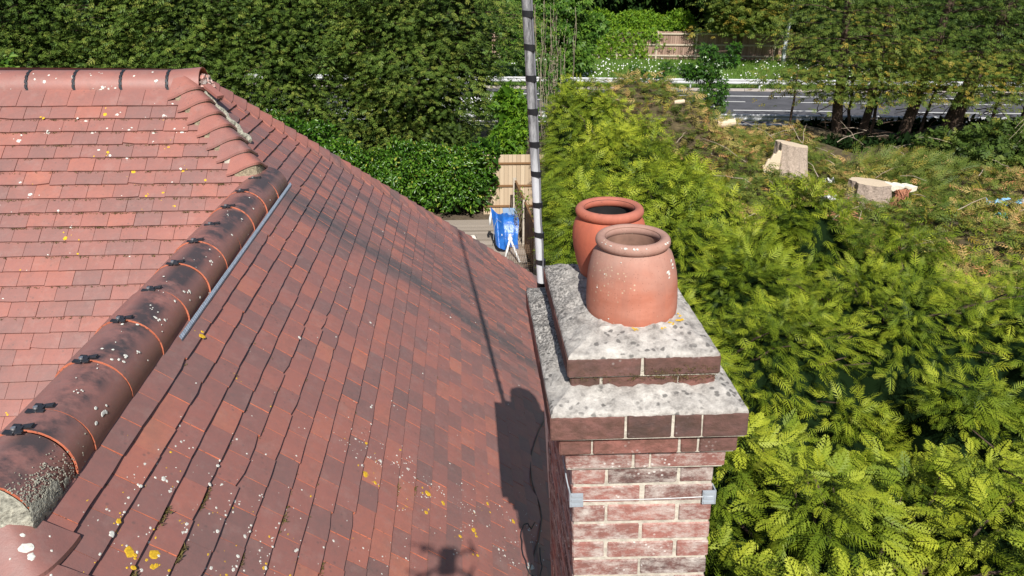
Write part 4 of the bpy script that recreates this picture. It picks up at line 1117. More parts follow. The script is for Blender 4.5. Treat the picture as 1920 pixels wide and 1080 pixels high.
def place(temps, P, D, N, sc, tint):
    """instances of the templates at P with axis D, face normal near N; the world is only grown where the camera could see it"""
    P = np.asarray(P, float); kk = in_view(P)
    if kk.sum() < 3: kk[:3] = True
    P, D, N, sc, tint = P[kk], np.asarray(D, float)[kk], np.asarray(N, float)[kk], np.asarray(sc)[kk], np.asarray(tint)[kk]
    D = nrmz(np.asarray(D, float)); N = np.asarray(N, float)
    Yv = nrmz(np.cross(N, D)); Zv = np.cross(D, Yv)
    R = np.stack([D, Yv, Zv], axis=2)            # columns
    k = rng.integers(0, len(temps), len(P)); Vs, Fs, Ts = [], [], []; off = 0
    for i, (tv, tf, tt) in enumerate(temps):
        sel = np.nonzero(k == i)[0]
        if len(sel) == 0: continue
        v = np.einsum('nij,vj->nvi', R[sel], tv) * sc[sel][:, None, None] + P[sel][:, None, :]
        f = tf[None] + (np.arange(len(sel)) * len(tv))[:, None, None] + off
        Vs.append(v.reshape(-1, 3)); Fs.append(f.reshape(-1, tf.shape[1])); Ts.append((tint[sel][:, None] + tt[None]).ravel()); off += len(sel) * len(tv)
    return np.concatenate(Vs), np.concatenate(Fs), np.concatenate(Ts)
def foliage(name, parts, mat, parent):
    V = []; F = []; T = []; o_ = 0
    for (v, f, t) in parts: V.append(v); F.append(f + o_); T.append(t); o_ += len(v)
    o = link(name, np_mesh(name, np.concatenate(V), np.concatenate(F), np.concatenate(T), mat), parent); return o
def U(a, b, n=None): return rng.uniform(a, b, n)
def limb(mb, a, b, r0, r1, sag=0.0, n=6, seg=5, wob=0.05):
    a = Vector(a); b = Vector(b); pts = []; rs = []
    for i in range(seg + 1):
        f = i / seg; p = a.lerp(b, f); p.z -= sag * 4 * f * (1 - f); w_ = wob * (b - a).length * (0 if i in (0, seg) else 1)
        pts.append(p + Vector((random.uniform(-w_, w_), random.uniform(-w_, w_), random.uniform(-w_, w_) * .5))); rs.append(r0 + (r1 - r0) * f)
    mb.tube(pts, rs, n, cap=True)

SP_NEAR = [spray2_t(8, s) for s in (1, 2, 3)]
SP_MID = [spray_t(8, W=0.40, pw=0.075, seed=s) for s in (4, 5, 6, 17, 18)]
SP_BR = [spray_t(5, W=0.44, pw=0.12, droop=.25, seed=s) for s in (14, 15, 16)]
SP_FAR = [spray_t(3, W=0.55, pw=0.22, droop=0.3, seed=s) for s in (7, 8, 9)]
SP_TUFT = [spray_t(3, W=0.6, pw=0.30, droop=0.35, seed=s) for s in (10, 11, 12)]
LEAF = [leaf_t()]; LOBE = [lobed_t(1)]

# ------------------------------------------------------------------ ground, road, verge
GZ = -5.54
th = math.radians(5.3)
RE = Vector((math.cos(th), -math.sin(th), 0)); RN = Vector((math.sin(th), math.cos(th), 0))
def RD(e, n, z): return RE * e + RN * n + Vector((0, 0, z))
def gz(n):
    if n < 31: return GZ
    if n < 33: return GZ - 0.38 * (n - 31) / 2
    if n < 43.4: return GZ - 0.38
    if n < 53: return GZ - 0.38 + 0.44 * (n - 43.4) / 9.6
    return GZ + 0.06 + 0.05 * (n - 53) * (n < 90) + 1.85 * (n >= 90)
mb = MB(); ns = [-60, -20, 0, 10, 20, 28, 31, 32, 33.1, 38, 43.3, 45, 47, 49, 51, 53, 56, 60, 70, 89.9, 160]
es = list(range(-120, 161, 10))
mb.grid([[RD(e, n, gz(n) - (0.02 if 33 < n < 43.4 else 0)) for e in es] for n in ns])
mb.f = [tuple(reversed(f)) for f in mb.f]
tag(mb.obj('ground', M_GROUND, smooth=False), kind='structure')
mb = MB(); mb.grid([[RD(e, n, GZ - 0.38 + 0.004) for e in es] for n in (33.2, 38, 42.9)]); mb.f = [tuple(reversed(f)) for f in mb.f]
road = mb.obj('road', M_ROAD); tag(road, kind='structure')
mb = MB()
def line(n0, n1, e0, e1): mb.add([RD(e0, n0, GZ - .372), RD(e1, n0, GZ - .372), RD(e1, n1, GZ - .372), RD(e0, n1, GZ - .372)], [(0, 1, 2, 3)])
line(41.15, 41.35, -80, 120); line(33.7, 33.9, -80, 120)
for i in range(-10, 16): line(39.45, 39.60, i * 7.0, i * 7.0 + 4.2)
for i in range(-8, 12): line(37.05, 37.22, i * 9.0 + 1, i * 9.0 + 6.5)
mb.obj('road_marking', M_LINE, road)
mb = MB()
for n0, n1 in ((32.9, 33.2), (42.9, 43.15)):
    for i in range(-40, 60): mb.box(RD(i * 2 + 1, (n0 + n1) / 2, GZ - 0.36), (1.97, n1 - n0, 0.2), Matrix.Rotation(-th, 3, 'Z'))
tag(mb.obj('kerb', M_KERB), kind='structure')

def barrier(n, zt, label, e0, e1, loc):
    g = empty('crash_barrier', loc); tag(g, label, 'crash barrier')
    mb = MB(); prof = [(0, 0.0), (-.04, -.04), (-.04, -.09), (0, -.13), (0, -.16), (-.04, -.20), (-.04, -.25), (0, -.30)]
    mb.grid([[RD(e, n + p[0], zt + p[1]) for p in prof] for e in np.arange(e0, e1, 4.0)]); mb.grid([[RD(e, n + p[0] + .01, zt + p[1]) for p in reversed(prof)] for e in np.arange(e0, e1, 4.0)])
    mb.obj('rail', M_GALV, g)
    for e in np.arange(e0 + 1, e1, 4.0):
        if -22 < e < 36:
            pb = MB(); base = gz(n) - 0.1; pb.box(RD(e, n + .09, (zt + base) / 2), (0.08, 0.10, zt - base)); pb.obj('post', M_GALV, g)
barrier(43.5, -5.33, 'long galvanised crash barrier beyond the road below the daisy bank', -60, 80, RD(10, 43.5, -5.9))
barrier(32.5, -5.21, 'galvanised crash barrier on the near side of the road behind the conifer trunks', -40, 60, RD(14, 32.5, -5.9))

# verge grass and daisies
N_ = 24000; e = U(-8, 30, N_); n = U(43.6, 52.9, N_)
P = e[:, None] * np.array(RE)[None] + n[:, None] * np.array(RN)[None]; P[:, 2] = [gz(q) for q in n]
D = np.stack([rng.normal(0, .35, N_), rng.normal(0, .35, N_), np.ones(N_)], 1); NN = np.stack([rng.normal(0, 1, N_), -np.ones(N_), np.zeros(N_)], 1)
blade = [(np.array([(0, -.06, 0), (0, .06, 0), (.6, .04, .02), (1, 0, .1)], float), np.array([(0, 1, 2, 3)]), np.zeros(1))]
pt = np.sin(e * 0.9) * np.cos(n * 1.3 + e * .4) * 0.15
o = foliage('grass', [place(blade, P, D, NN, U(.12, .30, N_), 0.45 + pt + rng.normal(0, .18, N_))], M_GRASS, None); tag(o, kind='stuff')
mb = MB(); cen = [(U(-6, 22), U(45, 52)) for _ in range(50)]
for _ in range(620):
    if random.random() < .8: c = random.choice(cen); e_, n_ = c[0] + random.gauss(0, .8), c[1] + random.gauss(0, .45)
    else: e_, n_ = U(-6, 24), U(44.5, 52.5)
    p = RD(e_, n_, gz(n_) + random.uniform(.12, .28)); r = random.uniform(.025, .055)
    mb.add([p + Vector((r * math.cos(a), r * math.sin(a) * .6, r * .8 * math.sin(a))) for a in np.linspace(0, 2 * math.pi, 7)[:-1]] + [p + Vector((0, -.02, .02))], [(i, (i + 1) % 6, 6) for i in range(6)])
o = mb.obj('daisies', M_WHITE); tag(o, kind='stuff')

# roadside fence with rails
rf = empty('roadside_fence', RD(11, 53, GZ)); tag(rf, 'long brown boarded fence with three rails across the road, half covered in creeper', 'fence')
mb = MB()
for i in range(-20, 200):
    e_ = i * 0.15; mb.box(RD(e_, 53.05, GZ + .98 + random.uniform(-.03, .03)), (0.135, 0.03, 1.85), Matrix.Rotation(-th + random.uniform(-.03, .03), 3, 'Z'), 0, random.random())
o = mb.obj('fence_boards', M_FFAR, rf); tag(o, kind='stuff')
for z in (.28, 1.0, 1.72): 
    mb = MB(); mb.box(RD(13.5, 52.98, GZ + z + .05), (33, .07, .10), Matrix.Rotation(-th, 3, 'Z')); mb.obj('rail', M_RAILW, rf)
for i in range(0, 12):
    mb = MB(); mb.box(RD(-2.5 + 2.7 * i, 52.96, GZ + 1.0), (.10, .09, 1.9)); mb.obj('post', M_RAILW, rf)
def leafcloud(name, mat, parent, n, fn, temps, smin, smax, tm=.5, ts=.2):
    P, Nn = fn(n); D = nrmz(rng.normal(0, 1, (n, 3)) + Nn * .4 + np.array([0, 0, -.35])); N2 = Nn * 1.2 + rng.normal(0, .6, (n, 3)) + np.array([0, -.3, .6])
    return foliage(name, [place(temps, P, D, N2, U(smin, smax, n), tm + rng.normal(0, ts, n))], mat, parent)
def creeper(n):
    e = U(-2, 22, n); z = U(0, 1, n) ** .8 * 2.0
    keep = (np.sin(e * 1.1 + 1) * .5 + np.sin(e * 2.7 + z * 3) * .35 + rng.normal(0, .3, n) - (e - 8.6) * .30) > 0.05
    e = e[keep]; z = z[keep]; m_ = len(e)
    P = e[:, None] * np.array(RE)[None] + (52.85 + rng.normal(0, .08, m_))[:, None] * np.array(RN)[None]; P[:, 2] = GZ + .1 + z
    return P, np.tile(np.array([[0, -1., .2]]), (m_, 1))
Pc, Nc = creeper(9000); n_ = len(Pc)
o = foliage('creeper_leaves', [place(LOBE, Pc, nrmz(rng.normal(0, 1, (n_, 3)) + [0, -.3, -.3]), Nc + rng.normal(0, .5, (n_, 3)), U(.10, .2, n_), .55 + rng.normal(0, .2, n_))], M_BRI, rf); tag(o, kind='stuff')
# dead leaf drift on the fence
# bright clipped hedge above the fence
def hump(c, rad, n, flat=1.0, amp=.18, up=True, face=-1.0):
    """points on a lumpy ellipsoid, biased to camera-facing and top"""
    u = rng.normal(0, 1, (n * 3, 3)); u = nrmz(u); u = u[(u[:, 1] < 0.35)]
    if up: u = u[u[:, 2] > -0.55]
    u = u[:n]; m_ = len(u)
    lump = 1 + amp * (np.sin(u[:, 0] * 7 + c[0] * 3) * np.sin(u[:, 1] * 6 + c[1]) * np.sin(u[:, 2] * 8 + c[0]) * 1.6 + rng.normal(0, .18, m_))
    P = np.array(c)[None] + u * np.array(rad)[None] * lump[:, None]
    return P, nrmz(u / np.array(rad)[None])
bh = empty('bright_hedge', RD(6.5, 55, GZ)); tag(bh, 'bright yellow green hedge bulging over the far end of the roadside fence', 'hedge')
parts = []
for e_ in np.arange(2.2, 10.6, 1.1):
    c = RD(e_, 54.2, -3.35 + .25 * math.sin(e_ * 2)); P, Nn = hump(tuple(c), (.95, .9, .75), 1500); n_ = len(P)
    parts.append(place(LEAF, P, nrmz(rng.normal(0, 1, (n_, 3)) + Nn * .5), Nn + rng.normal(0, .5, (n_, 3)), U(.12, .22, n_), .55 + rng.normal(0, .2, n_)))
foliage('foliage', parts, M_BRI, bh)
mb = MB(); 
for e_ in np.arange(2.2, 10.6, 1.1): limb(mb, RD(e_, 54.2, GZ), RD(e_ + .1, 54.2, -3.4), .05, .03)
mb.obj('stems', M_BARK, bh)

# street lamp
sl_ = empty('street_lamp', (21.4, 50, -5.5)); tag(sl_, 'grey street lamp column rising through conifer branches beside the roadside fence', 'street lamp')
mb = MB(); mb.tube([(21.42, 50, -5.6), (21.43, 50, -4.3), (21.5, 50, -1.2), (21.55, 50, 3.0)], [.15, .15, .10, .08], 14); mb.obj('column', M_LAMP, sl_, smooth=True)
mb = MB(); mb.box((21.42, 49.86, -4.9), (.16, .03, .5)); mb.obj('access_door', M_LAMP, sl_)
mb = MB(); mb.tube([(21.55, 50, 3.0), (21.5, 49.4, 3.35), (21.45, 48.4, 3.45)], [.06, .05, .04], 8); mb.obj('arm', M_LAMP, sl_)
mb = MB(); mb.box((21.45, 48.1, 3.45), (.3, .7, .14)); mb.obj('lamp_head', M_LAMP, sl_)

# car on the road, half hidden by the left conifers
def car(x, y, z, rz, label):
    g = empty('car', (x, y, z)); tag(g, label, 'car'); R = Matrix.Rotation(rz, 3, 'Z'); o0 = Vector((x, y, z))
    paint = mat_simple('white_car_paint', (0.75, 0.76, 0.78), .25, 3, .04, 0); glass = mat_simple('car_glass', (0.02, 0.025, 0.03), .08, 3, .1, 0)
    sec = [(-2.1, .45, .75, .78), (-2.0, .35, .95, .84), (-1.2, .30, 1.0, .88), (0.6, .30, .98, .88), (1.5, .32, .92, .86), (2.05, .38, .80, .78), (2.12, .45, .68, .7)]
    mb = MB(); rows = []
    for (lx, zb, zt, hw) in sec:
        rows.append([o0 + R @ Vector((lx, a * hw, zz)) for a, zz in ((-.9, zb), (-1, zb + .15), (-1, zt - .15), (-.86, zt), (.86, zt), (1, zt - .15), (1, zb + .15), (.9, zb))])
    mb.grid(rows); mb.add(rows[0], [tuple(range(8))]); mb.add(rows[-1], [tuple(reversed(range(8)))]); mb.obj('body', paint, g)
    cab_ = [(-1.7, .95, .72, .97), (-1.1, 1.42, .62, .97), (.2, 1.45, .62, .97), (1.05, .95, .72, .97)]
    mb = MB(); mb.grid([[o0 + R @ Vector((lx, a * w_, zz)) for a, zz in ((-1.12, .9), (-1, zt), (1, zt), (1.12, .9))] for (lx, zt, w_, _) in cab_]); mb.obj('window', glass, g)
    mb = MB(); mb.box(o0 + R @ Vector((-.45, 0, 1.46)), (1.4, 1.2, .04), R); mb.obj('roof', paint, g)
    for lx in (-1.35, 1.35):
        for sy in (-.8, .8):
            mb = MB(); c = o0 + R @ Vector((lx, sy, .32)); ax_ = R @ Vector((0, .1, 0)); mb.tube([c - ax_, c + ax_], .32, 18); wh = mb.obj('wheel', M_BLACK, g)
            mb = MB(); mb.tube([c - ax_ * 1.1, c + ax_ * 1.1], .18, 12); mb.obj('rim', M_STEEL, wh)
    for sy in (-.6, .6):
        mb = MB(); mb.box(o0 + R @ Vector((2.09, sy, .66)), (.06, .28, .12), R); mb.obj('headlight', M_WHITE, g)
p = RD(-1.35, 35.3, GZ - .37); car(p.x - 1.9, p.y, p.z, math.pi - th + math.pi, 'white car on the road, half hidden behind the dark conifers on the left')
# traffic cone far side
p = RD(18.9, 42.2, GZ - .37); tc = empty('traffic_cone', p); tag(tc, 'small red and white traffic cone on the road seen between the conifer trunks', 'traffic cone')
M_CONE = mat_simple('cone_red', (.70, .06, .04), .5, 5, .1, 0)
mb = MB(); mb.box(p + Vector((0, 0, .02)), (.45, .45, .04)); mb.tube([p + Vector((0, 0, .04)), p + Vector((0, 0, .36))], [.20, .13], 16); mb.obj('cone', M_CONE, tc)
mb = MB(); mb.tube([p + Vector((0, 0, .36)), p + Vector((0, 0, .62))], [.134, .07], 16); mb.obj('sleeve', M_WHITE, tc)
mb = MB(); mb.tube([p + Vector((0, 0, .62)), p + Vector((0, 0, .75))], [.07, .035], 16); mb.obj('tip', M_CONE, tc)

# ------------------------------------------------------------------ garden: deck, fences, blue cover
dk = MB(); dk.box((-2.4, 15.6, GZ + .02), (7.2, 5.6, .04)); deck = dk.obj('deck', M_DECK); tag(deck, kind='structure')
mb = MB(); y = 12.9
while y < 18.35:
    mb.box((-2.42, y, GZ + .060), (7.2, .128, .03), Matrix.Rotation(random.uniform(-.001, .001), 3, 'Z'), 0, random.random()); y += .140
o = mb.obj('deck_boards', M_DECK, deck); tag(o, kind='stuff')
bf = empty('back_fence', (0.6, 19.0, GZ)); tag(bf, 'sunlit pale boarded fence at the end of the deck behind the laurel', 'fence')
for i in range(18):
    x = .30 + i * .118
    mb = MB(); mb.box((x, 19.0, GZ + .87), (.112, .02, 1.74), Matrix.Rotation(.05, 3, 'Z'), 0, random.random()); mb.obj('board', M_FBACK, bf)
for z in (.25, .85, 1.5):
    mb = MB(); mb.box((1.30, 18.965, GZ + z), (2.1, .03, .05)); mb.obj('rail', M_FSIDE, bf)
sf = empty('side_fence', (1.2, 16.2, GZ)); tag(sf, 'low brown slatted fence running along the right edge of the deck', 'fence')
def fx(y): return 1.09 - (y - 18.2) * .055
for i in range(3):
    y1 = 18.2 - 2.0 * i; y0 = y1 - 1.95; mb = MB(); yy = y0 + .06
    while yy < y1: mb.box((fx(yy) + .012 * ((int(yy * 10)) % 2), yy, GZ + .66), (.014, .10, 1.16), None, 0, random.random()); yy += .098
    mb.obj('fence_panel', M_FSIDE, sf)
    mb = MB(); mb.box((fx(y1) - .01, y1, GZ + .64), (.085, .085, 1.30)); mb.obj('post', M_POST, sf)
mb = MB()
for yy in np.arange(12.3, 18.1, .5): mb.box((fx(yy), yy, GZ + 1.25), (.05, .52, .03), Matrix.Rotation(.055, 3, 'Z'))
mb.obj('capping', M_FSIDE, sf)

# blue tarpaulin over a white folding lounger
bc = empty('blue_tarpaulin', (.72, 16.0, GZ + .08)); tag(bc, 'creased blue tarpaulin draped over garden furniture on the deck', 'tarpaulin')
mb = MB(); rows = []; zd = GZ + .09
for i in range(15):       # tall folded part
    f = i / 14; x = .38 + .30 * f; row = []
    for j in range(11):
        g = j / 10; wv = .03 * math.sin(f * 9 + g * 3)
        row.append(Vector((x + .06 * (g - .5) * (1 if i else 1) + .05 * g * (1 - f), 16.35 - .55 * g + wv + .16 * math.sin(f * 3.1) * -1, zd + .98 - .20 * f - .80 * g ** 1.1 * (1.0 - .1 * f))))
    rows.append(row)
mb.grid(rows); mb.obj('tall_fold', M_BLUE, bc, smooth=True)
mb = MB(); rows = []
for i in range(15):       # lower right lobe
    f = i / 14; row = []
    for j in range(13):
        g = j / 12; a = g * 1.75; wv = .018 * math.sin(f * 8 + g * 9) + .012 * math.sin(f * 21 - g * 6)
        row.append(Vector((.62 + .42 * f + .02 * math.sin(g * 6), 16.62 - .70 * math.sin(min(a, 1.57)) * .9 + wv, zd + .72 - .06 * abs(f - .4) - (.70 * max(0, g - .30) / .70) ** 1.0 * .98 + wv)))
    rows.append(row)
mb.grid(rows); mb.obj('low_fold', M_BLUE, bc, smooth=True)
mb = MB(); mb.tube([(.40, 15.95, zd + .25), (.43, 15.93, zd + .62), (.50, 15.98, zd + .78), (.60, 16.0, zd + .70)], .006, 6); mb.obj('hem_cord', M_BRKT, bc)
lg = empty('folding_lounger', (.80, 15.8, GZ + .08)); tag(lg, 'white folding garden chair frame poking out beneath the blue tarpaulin', 'chair')
mb = MB(); mb.tube([(.33, 16.30, zd + .52), (.34, 16.32, zd + .70), (.38, 16.36, zd + .86), (.42, 16.4, zd + .90)], [.032, .036, .03, .02], 8); mb.obj('armrest', M_WHITE, lg, smooth=True)
for a, b in (((.79, 15.5, zd + .43), (.67, 15.35, zd + .02)), ((.80, 15.5, zd + .43), (1.0, 15.0, zd + .02)), ((.82, 15.9, zd + .40), (.78, 16.3, zd + .02)), ((.60, 15.9, zd + .40), (.55, 16.4, zd + .02))):
    mb = MB(); mb.tube([a, b], .028, 8); mb.obj('leg', M_WHITE, lg, smooth=True)
mb = MB(); mb.tube([(.79, 15.44, zd + .46), (.79, 15.54, zd + .46)], .055, 14); mb.obj('hinge_knob', M_WHITE, lg)
mb = MB(); mb.box((.86, 16.75, zd + .72), (.36, .34, .03), Matrix.Rotation(.2, 3, 'X')); mb.obj('seat_pad', mat_simple('blue_grey_pad', (.25, .36, .52), .7, 20, .1, .2), lg)
st = MB(); 
P = []
for i in range(7):
    P.append([Vector((-.10 + (.10 + .02 * math.sin(j * 2.1)) * math.sin(math.pi * i / 6) * math.cos(j * math.pi / 4), 16.5 + .09 * math.sin(math.pi * i / 6) * math.sin(j * math.pi / 4), GZ + .10 + .09 * (1 - math.cos(math.pi * i / 6)))) for j in range(9)])
st.grid(P); o = st.obj('stone', mat_simple('pale_stone', (.60, .55, .48), .9, 20, .2, .5)); tag(o, 'small pale lump of stone lying on the grey deck', 'stone')
wm = MB()
for i in range(14): wm.tube([(.72 + .04 * i, 13.6, GZ + .16), (.72 + .04 * i, 15.0, GZ + .55)], .004, 4)
for j in range(20): f = j / 19; wm.tube([(.72, 13.6 + 1.4 * f, GZ + .16 + .39 * f), (1.24, 13.6 + 1.4 * f, GZ + .16 + .39 * f)], .004, 4)
o = wm.obj('wire_mesh_panel', mat_simple('rusty_wire', (.20, .13, .08), .8, 30, .3, 0)); tag(o, 'rusty wire mesh panel leaning beside the brown fence below the tarpaulin', 'mesh panel')
# pale dry shrub at the side fence
ds = empty('dry_shrub', (1.0, 16.4, GZ + .07)); tag(ds, 'spindly dry shrub with bare tan stems against the brown slatted fence', 'shrub')
mb = MB()
for i in range(26):
    a = random.uniform(0, 6.3); h = random.uniform(.5, 1.35); sp = random.uniform(.05, .35)
    limb(mb, (1.0 + random.gauss(0, .04), 16.4 + random.gauss(0, .05), GZ + .05), (1.0 + sp * math.cos(a) * .6, 16.4 + sp * math.sin(a) * 1.6, GZ + h), .008, .003, 0, 4, 4, .08)
mb.obj('stems', M_TWIG, ds)
n_ = 120; P = np.stack([U(.95, 1.35, n_), U(16.0, 17.0, n_), U(GZ + .8, GZ + 1.4, n_)], 1)
foliage('leaves', [place(LEAF, P, rng.normal(0, 1, (n_, 3)), rng.normal(0, 1, (n_, 3)) + [0, 0, 1], U(.05, .10, n_), .6 + rng.normal(0, .2, n_))], M_BRI, ds)

# ------------------------------------------------------------------ leylandii mass on the right
domes = []
rd = random.Random(5)
for i in range(430):
    r_ = rd.uniform(.34, .85); domes.append((rd.uniform(0.6, 10), rd.uniform(-0.6, 20.5), r_, r_ * rd.uniform(.55, 1.15)))
domes = np.array(domes)
def xl(y): return np.where(y > 3, .80 + (y - 6.8) * .107 + .12 * np.sin(y * 2.1), np.where(y > 1.2, 1.0, 1.18))
XRY = ([-2, 6.0, 7.0, 8.0, 9.5, 11, 13, 15, 18, 20], [9.6, 9.4, 8.2, 6.9, 5.9, 5.5, 5.3, 5.1, 4.4, 3.2])
def hz(x, y, rough=True):
    base = -2.35 + .62 * np.clip((y - 13) / 5, 0, 1) + 0.10 * np.sin(x * .9 + y * .35) + .12 * np.sin(y * .7 + 1)
    xr = np.interp(y, XRY[0], XRY[1]) + .25 * np.sin(y * 2.4)
    dl = np.clip((x - xl(y)) / .55, 0, 1); dr2 = np.clip((xr - x) / 1.9, 0, 1); df = np.clip((20.2 - y) / .6, 0, 1)
    z = base + .12
    h = np.full(x.shape, -9.0)
    for (cx_, cy_, r, hh) in domes:
        d2 = ((x - cx_) ** 2 + (y - cy_) ** 2) / r ** 2
        h = np.maximum(h, np.where(d2 < 1, hh * (1 - d2) ** .75 - .22, -.40))
    z = base + h
    z = z - (1 - np.sqrt(np.clip(1 - (1 - dl) ** 2, 0, 1))) * 1.5
    z = z - (1 - dr2) ** 1.5 * 2.6 - (1 - df) * 1.5
    z = np.where(x < xl(y) - .02, -99, z); z = np.where(x > xr + .02, -99, z)
    return z
def hn(x, y):
    e_ = .05; z0 = hz(x, y); zx = hz(x + e_, y); zy = hz(x, y + e_)
    return z0, nrmz(np.stack([-np.clip((zx - z0) / e_, -2.2, 2.2), -np.clip((zy - z0) / e_, -2.2, 2.2), np.ones_like(z0)], 1))
trees = [((2.3, 1.9), 'big bright green conifer nearest the brick stack, filling the lower right'), ((5.2, 2.6), 'bright green conifer at the bottom right edge, outermost of the near two'),
         ((2.4, 5.4), 'lime green conifer directly behind the two chimney pots'), ((4.9, 6.2), 'lime green conifer behind the nearest ones, in front of the wide pale stump'),
         ((2.9, 9.6), 'feathery green conifer midway along the hedge, left of the broken stump'), ((2.6, 13.4), 'feathery conifer close beside the mast and side fence, second from the road'),
         ((3.0, 17.6), 'yellowish conifer at the far end of the hedge, nearest the road')]
N_ = 60000
# sample density falls with distance
yy = -0.6 + 20.8 * rng.random(N_) ** 1.25; xx = .6 + 9.2 * rng.random(N_)
z0, nn = hn(xx, yy); ok = z0 > -5.2; xx, yy, z0, nn = xx[ok], yy[ok], z0[ok], nn[ok]
# dome centre gives the outward direction of every branch
dc_ = np.argmin(((xx[:, None] - domes[None, :, 0]) ** 2 + (yy[:, None] - domes[None, :, 1]) ** 2) / domes[None, :, 2] ** 2 - domes[None, :, 3] * .3, axis=1)
out = np.stack([xx - domes[dc_, 0], yy - domes[dc_, 1], np.zeros(len(xx))], 1); out = nrmz(out + rng.normal(0, .05, out.shape) * [1, 1, 0])
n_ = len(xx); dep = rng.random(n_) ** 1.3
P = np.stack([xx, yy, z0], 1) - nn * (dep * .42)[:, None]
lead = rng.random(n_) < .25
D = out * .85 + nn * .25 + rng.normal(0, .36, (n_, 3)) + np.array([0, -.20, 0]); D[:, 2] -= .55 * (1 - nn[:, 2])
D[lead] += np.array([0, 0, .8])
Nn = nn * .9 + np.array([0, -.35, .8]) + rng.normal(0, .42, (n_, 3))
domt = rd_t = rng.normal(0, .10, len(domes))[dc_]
tint = .62 + domt - .36 * dep + rng.normal(0, .11, n_) + .10 * (lead & (dep < .4))  # deeper sprays tinted darker, painting shade into the gaps
brown = (rng.random(n_) < .015)
dist = np.sqrt((xx - C3.x) ** 2 + (yy - C3.y) ** 2)
scl = np.where(yy < 7, U(.11, .235, n_), U(.15, .30, n_))
own = np.argmin(np.stack([(xx - t[0][0]) ** 2 + (yy - t[0][1]) ** 2 for t in trees], 1), axis=1)
for ti, ((tx, ty), lab) in enumerate(trees):
    g = empty('leylandii', (tx, ty, GZ)); tag(g, lab, 'conifer', 'leylandii conifers in the overgrown hedge')
    s = own == ti; parts = []
    near = s & (yy < 3.9) & ((dep < .45)); rest_ = s & ~near
    for sel, tp in ((near, SP_NEAR), (rest_ & (yy < 8.5), SP_MID), (rest_ & (yy >= 8.5), SP_BR)):
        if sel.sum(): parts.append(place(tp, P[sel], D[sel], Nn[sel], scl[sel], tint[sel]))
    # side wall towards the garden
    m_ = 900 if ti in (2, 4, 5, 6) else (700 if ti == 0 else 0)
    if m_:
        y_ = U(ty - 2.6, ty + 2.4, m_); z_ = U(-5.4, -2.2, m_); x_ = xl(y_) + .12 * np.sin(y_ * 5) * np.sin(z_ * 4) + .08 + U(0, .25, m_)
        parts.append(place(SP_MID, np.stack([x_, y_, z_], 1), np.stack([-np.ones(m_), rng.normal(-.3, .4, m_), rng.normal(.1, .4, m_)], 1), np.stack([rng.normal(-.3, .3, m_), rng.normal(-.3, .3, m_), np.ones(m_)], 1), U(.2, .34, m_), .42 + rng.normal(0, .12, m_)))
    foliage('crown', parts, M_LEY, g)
    # dark shell, painted shade that blocks light between sprays; then trunk and branches
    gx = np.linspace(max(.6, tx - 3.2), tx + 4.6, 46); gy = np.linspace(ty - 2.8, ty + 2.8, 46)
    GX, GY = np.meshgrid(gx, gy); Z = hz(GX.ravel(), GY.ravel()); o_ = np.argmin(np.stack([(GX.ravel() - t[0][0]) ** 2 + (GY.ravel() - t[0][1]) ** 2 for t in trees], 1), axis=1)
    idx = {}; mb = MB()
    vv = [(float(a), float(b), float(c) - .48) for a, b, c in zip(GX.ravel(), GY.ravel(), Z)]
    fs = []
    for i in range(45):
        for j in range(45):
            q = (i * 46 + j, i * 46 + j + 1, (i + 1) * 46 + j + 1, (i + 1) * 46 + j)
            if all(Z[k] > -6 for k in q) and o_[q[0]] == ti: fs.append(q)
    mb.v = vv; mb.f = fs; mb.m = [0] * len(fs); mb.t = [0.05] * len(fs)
    mb.obj('dark_inner_shell', M_DRK, g)
    mb = MB(); limb(mb, (tx, ty, GZ - .1), (tx + .1, ty, -2.9), .16, .06, 0, 10, 6, .02); mb.obj('trunk', M_BARK, g)
    mb = MB()
    for _ in range(26):
        a = random.uniform(0, 6.3); r = random.uniform(.6, 1.7); x_, y_ = tx + r * math.cos(a), ty + r * math.sin(a)
        zt = float(hz(np.array([x_]), np.array([y_]))[0])
        if zt < -5: continue
        limb(mb, (tx, ty, zt - .9), (x_, y_, zt - .12), .022, .006, -.05, 5, 5, .04)
    tag(mb.obj('branches', M_BARK, g), kind='stuff')

# ------------------------------------------------------------------ cleared ground: cut brush, stumps, debris
def bz(x, y): return 2.0 * np.exp(-((np.abs(x - 6.3) / 2.7) ** 4 + (y - 25.2) ** 2 / 5.5)) - 5.12 + .22 * np.sin(x * .8 + 1) * np.cos(y * .6) + .14 * np.sin(x * 2.1 + y * 1.3) + .25 * np.exp(-((x - 9) ** 2 + (y - 23.5) ** 2) / 6) - .40 * np.exp(-((x - 10.0) ** 2 / 2 + (y - 20.4) ** 2) / .9) - .35 * np.exp(-((x - 11.7) ** 2 / 2 + (y - 17.9) ** 2) / .9)
n_ = 25000; x_ = U(3.5, 20, n_); y_ = 6 + 21.5 * rng.random(n_)
keep = (y_ < np.where(x_ > 12.3, 23.0, 26.0) + .6 * np.sin(x_ * 1.3)) & ~((x_ < np.interp(y_, XRY[0], XRY[1]) - 1.6))
x_, y_ = x_[keep], y_[keep]; n_ = len(x_)
P = np.stack([x_, y_, bz(x_, y_) + rng.random(n_) ** 1.5 * .42], 1)
D = np.stack([rng.normal(0, 1, n_), rng.normal(-.3, 1, n_), rng.normal(.25, .35, n_)], 1); Nn = np.stack([rng.normal(0, .45, n_), rng.normal(-.35, .45, n_), np.ones(n_)], 1)
patch = .5 * np.sin(x_ * 1.1 + 2) * np.sin(y_ * .9) + .35 * np.sin(x_ * 2.7 + y_ * 1.7) + rng.normal(0, .25, n_)
grn = patch > -.18
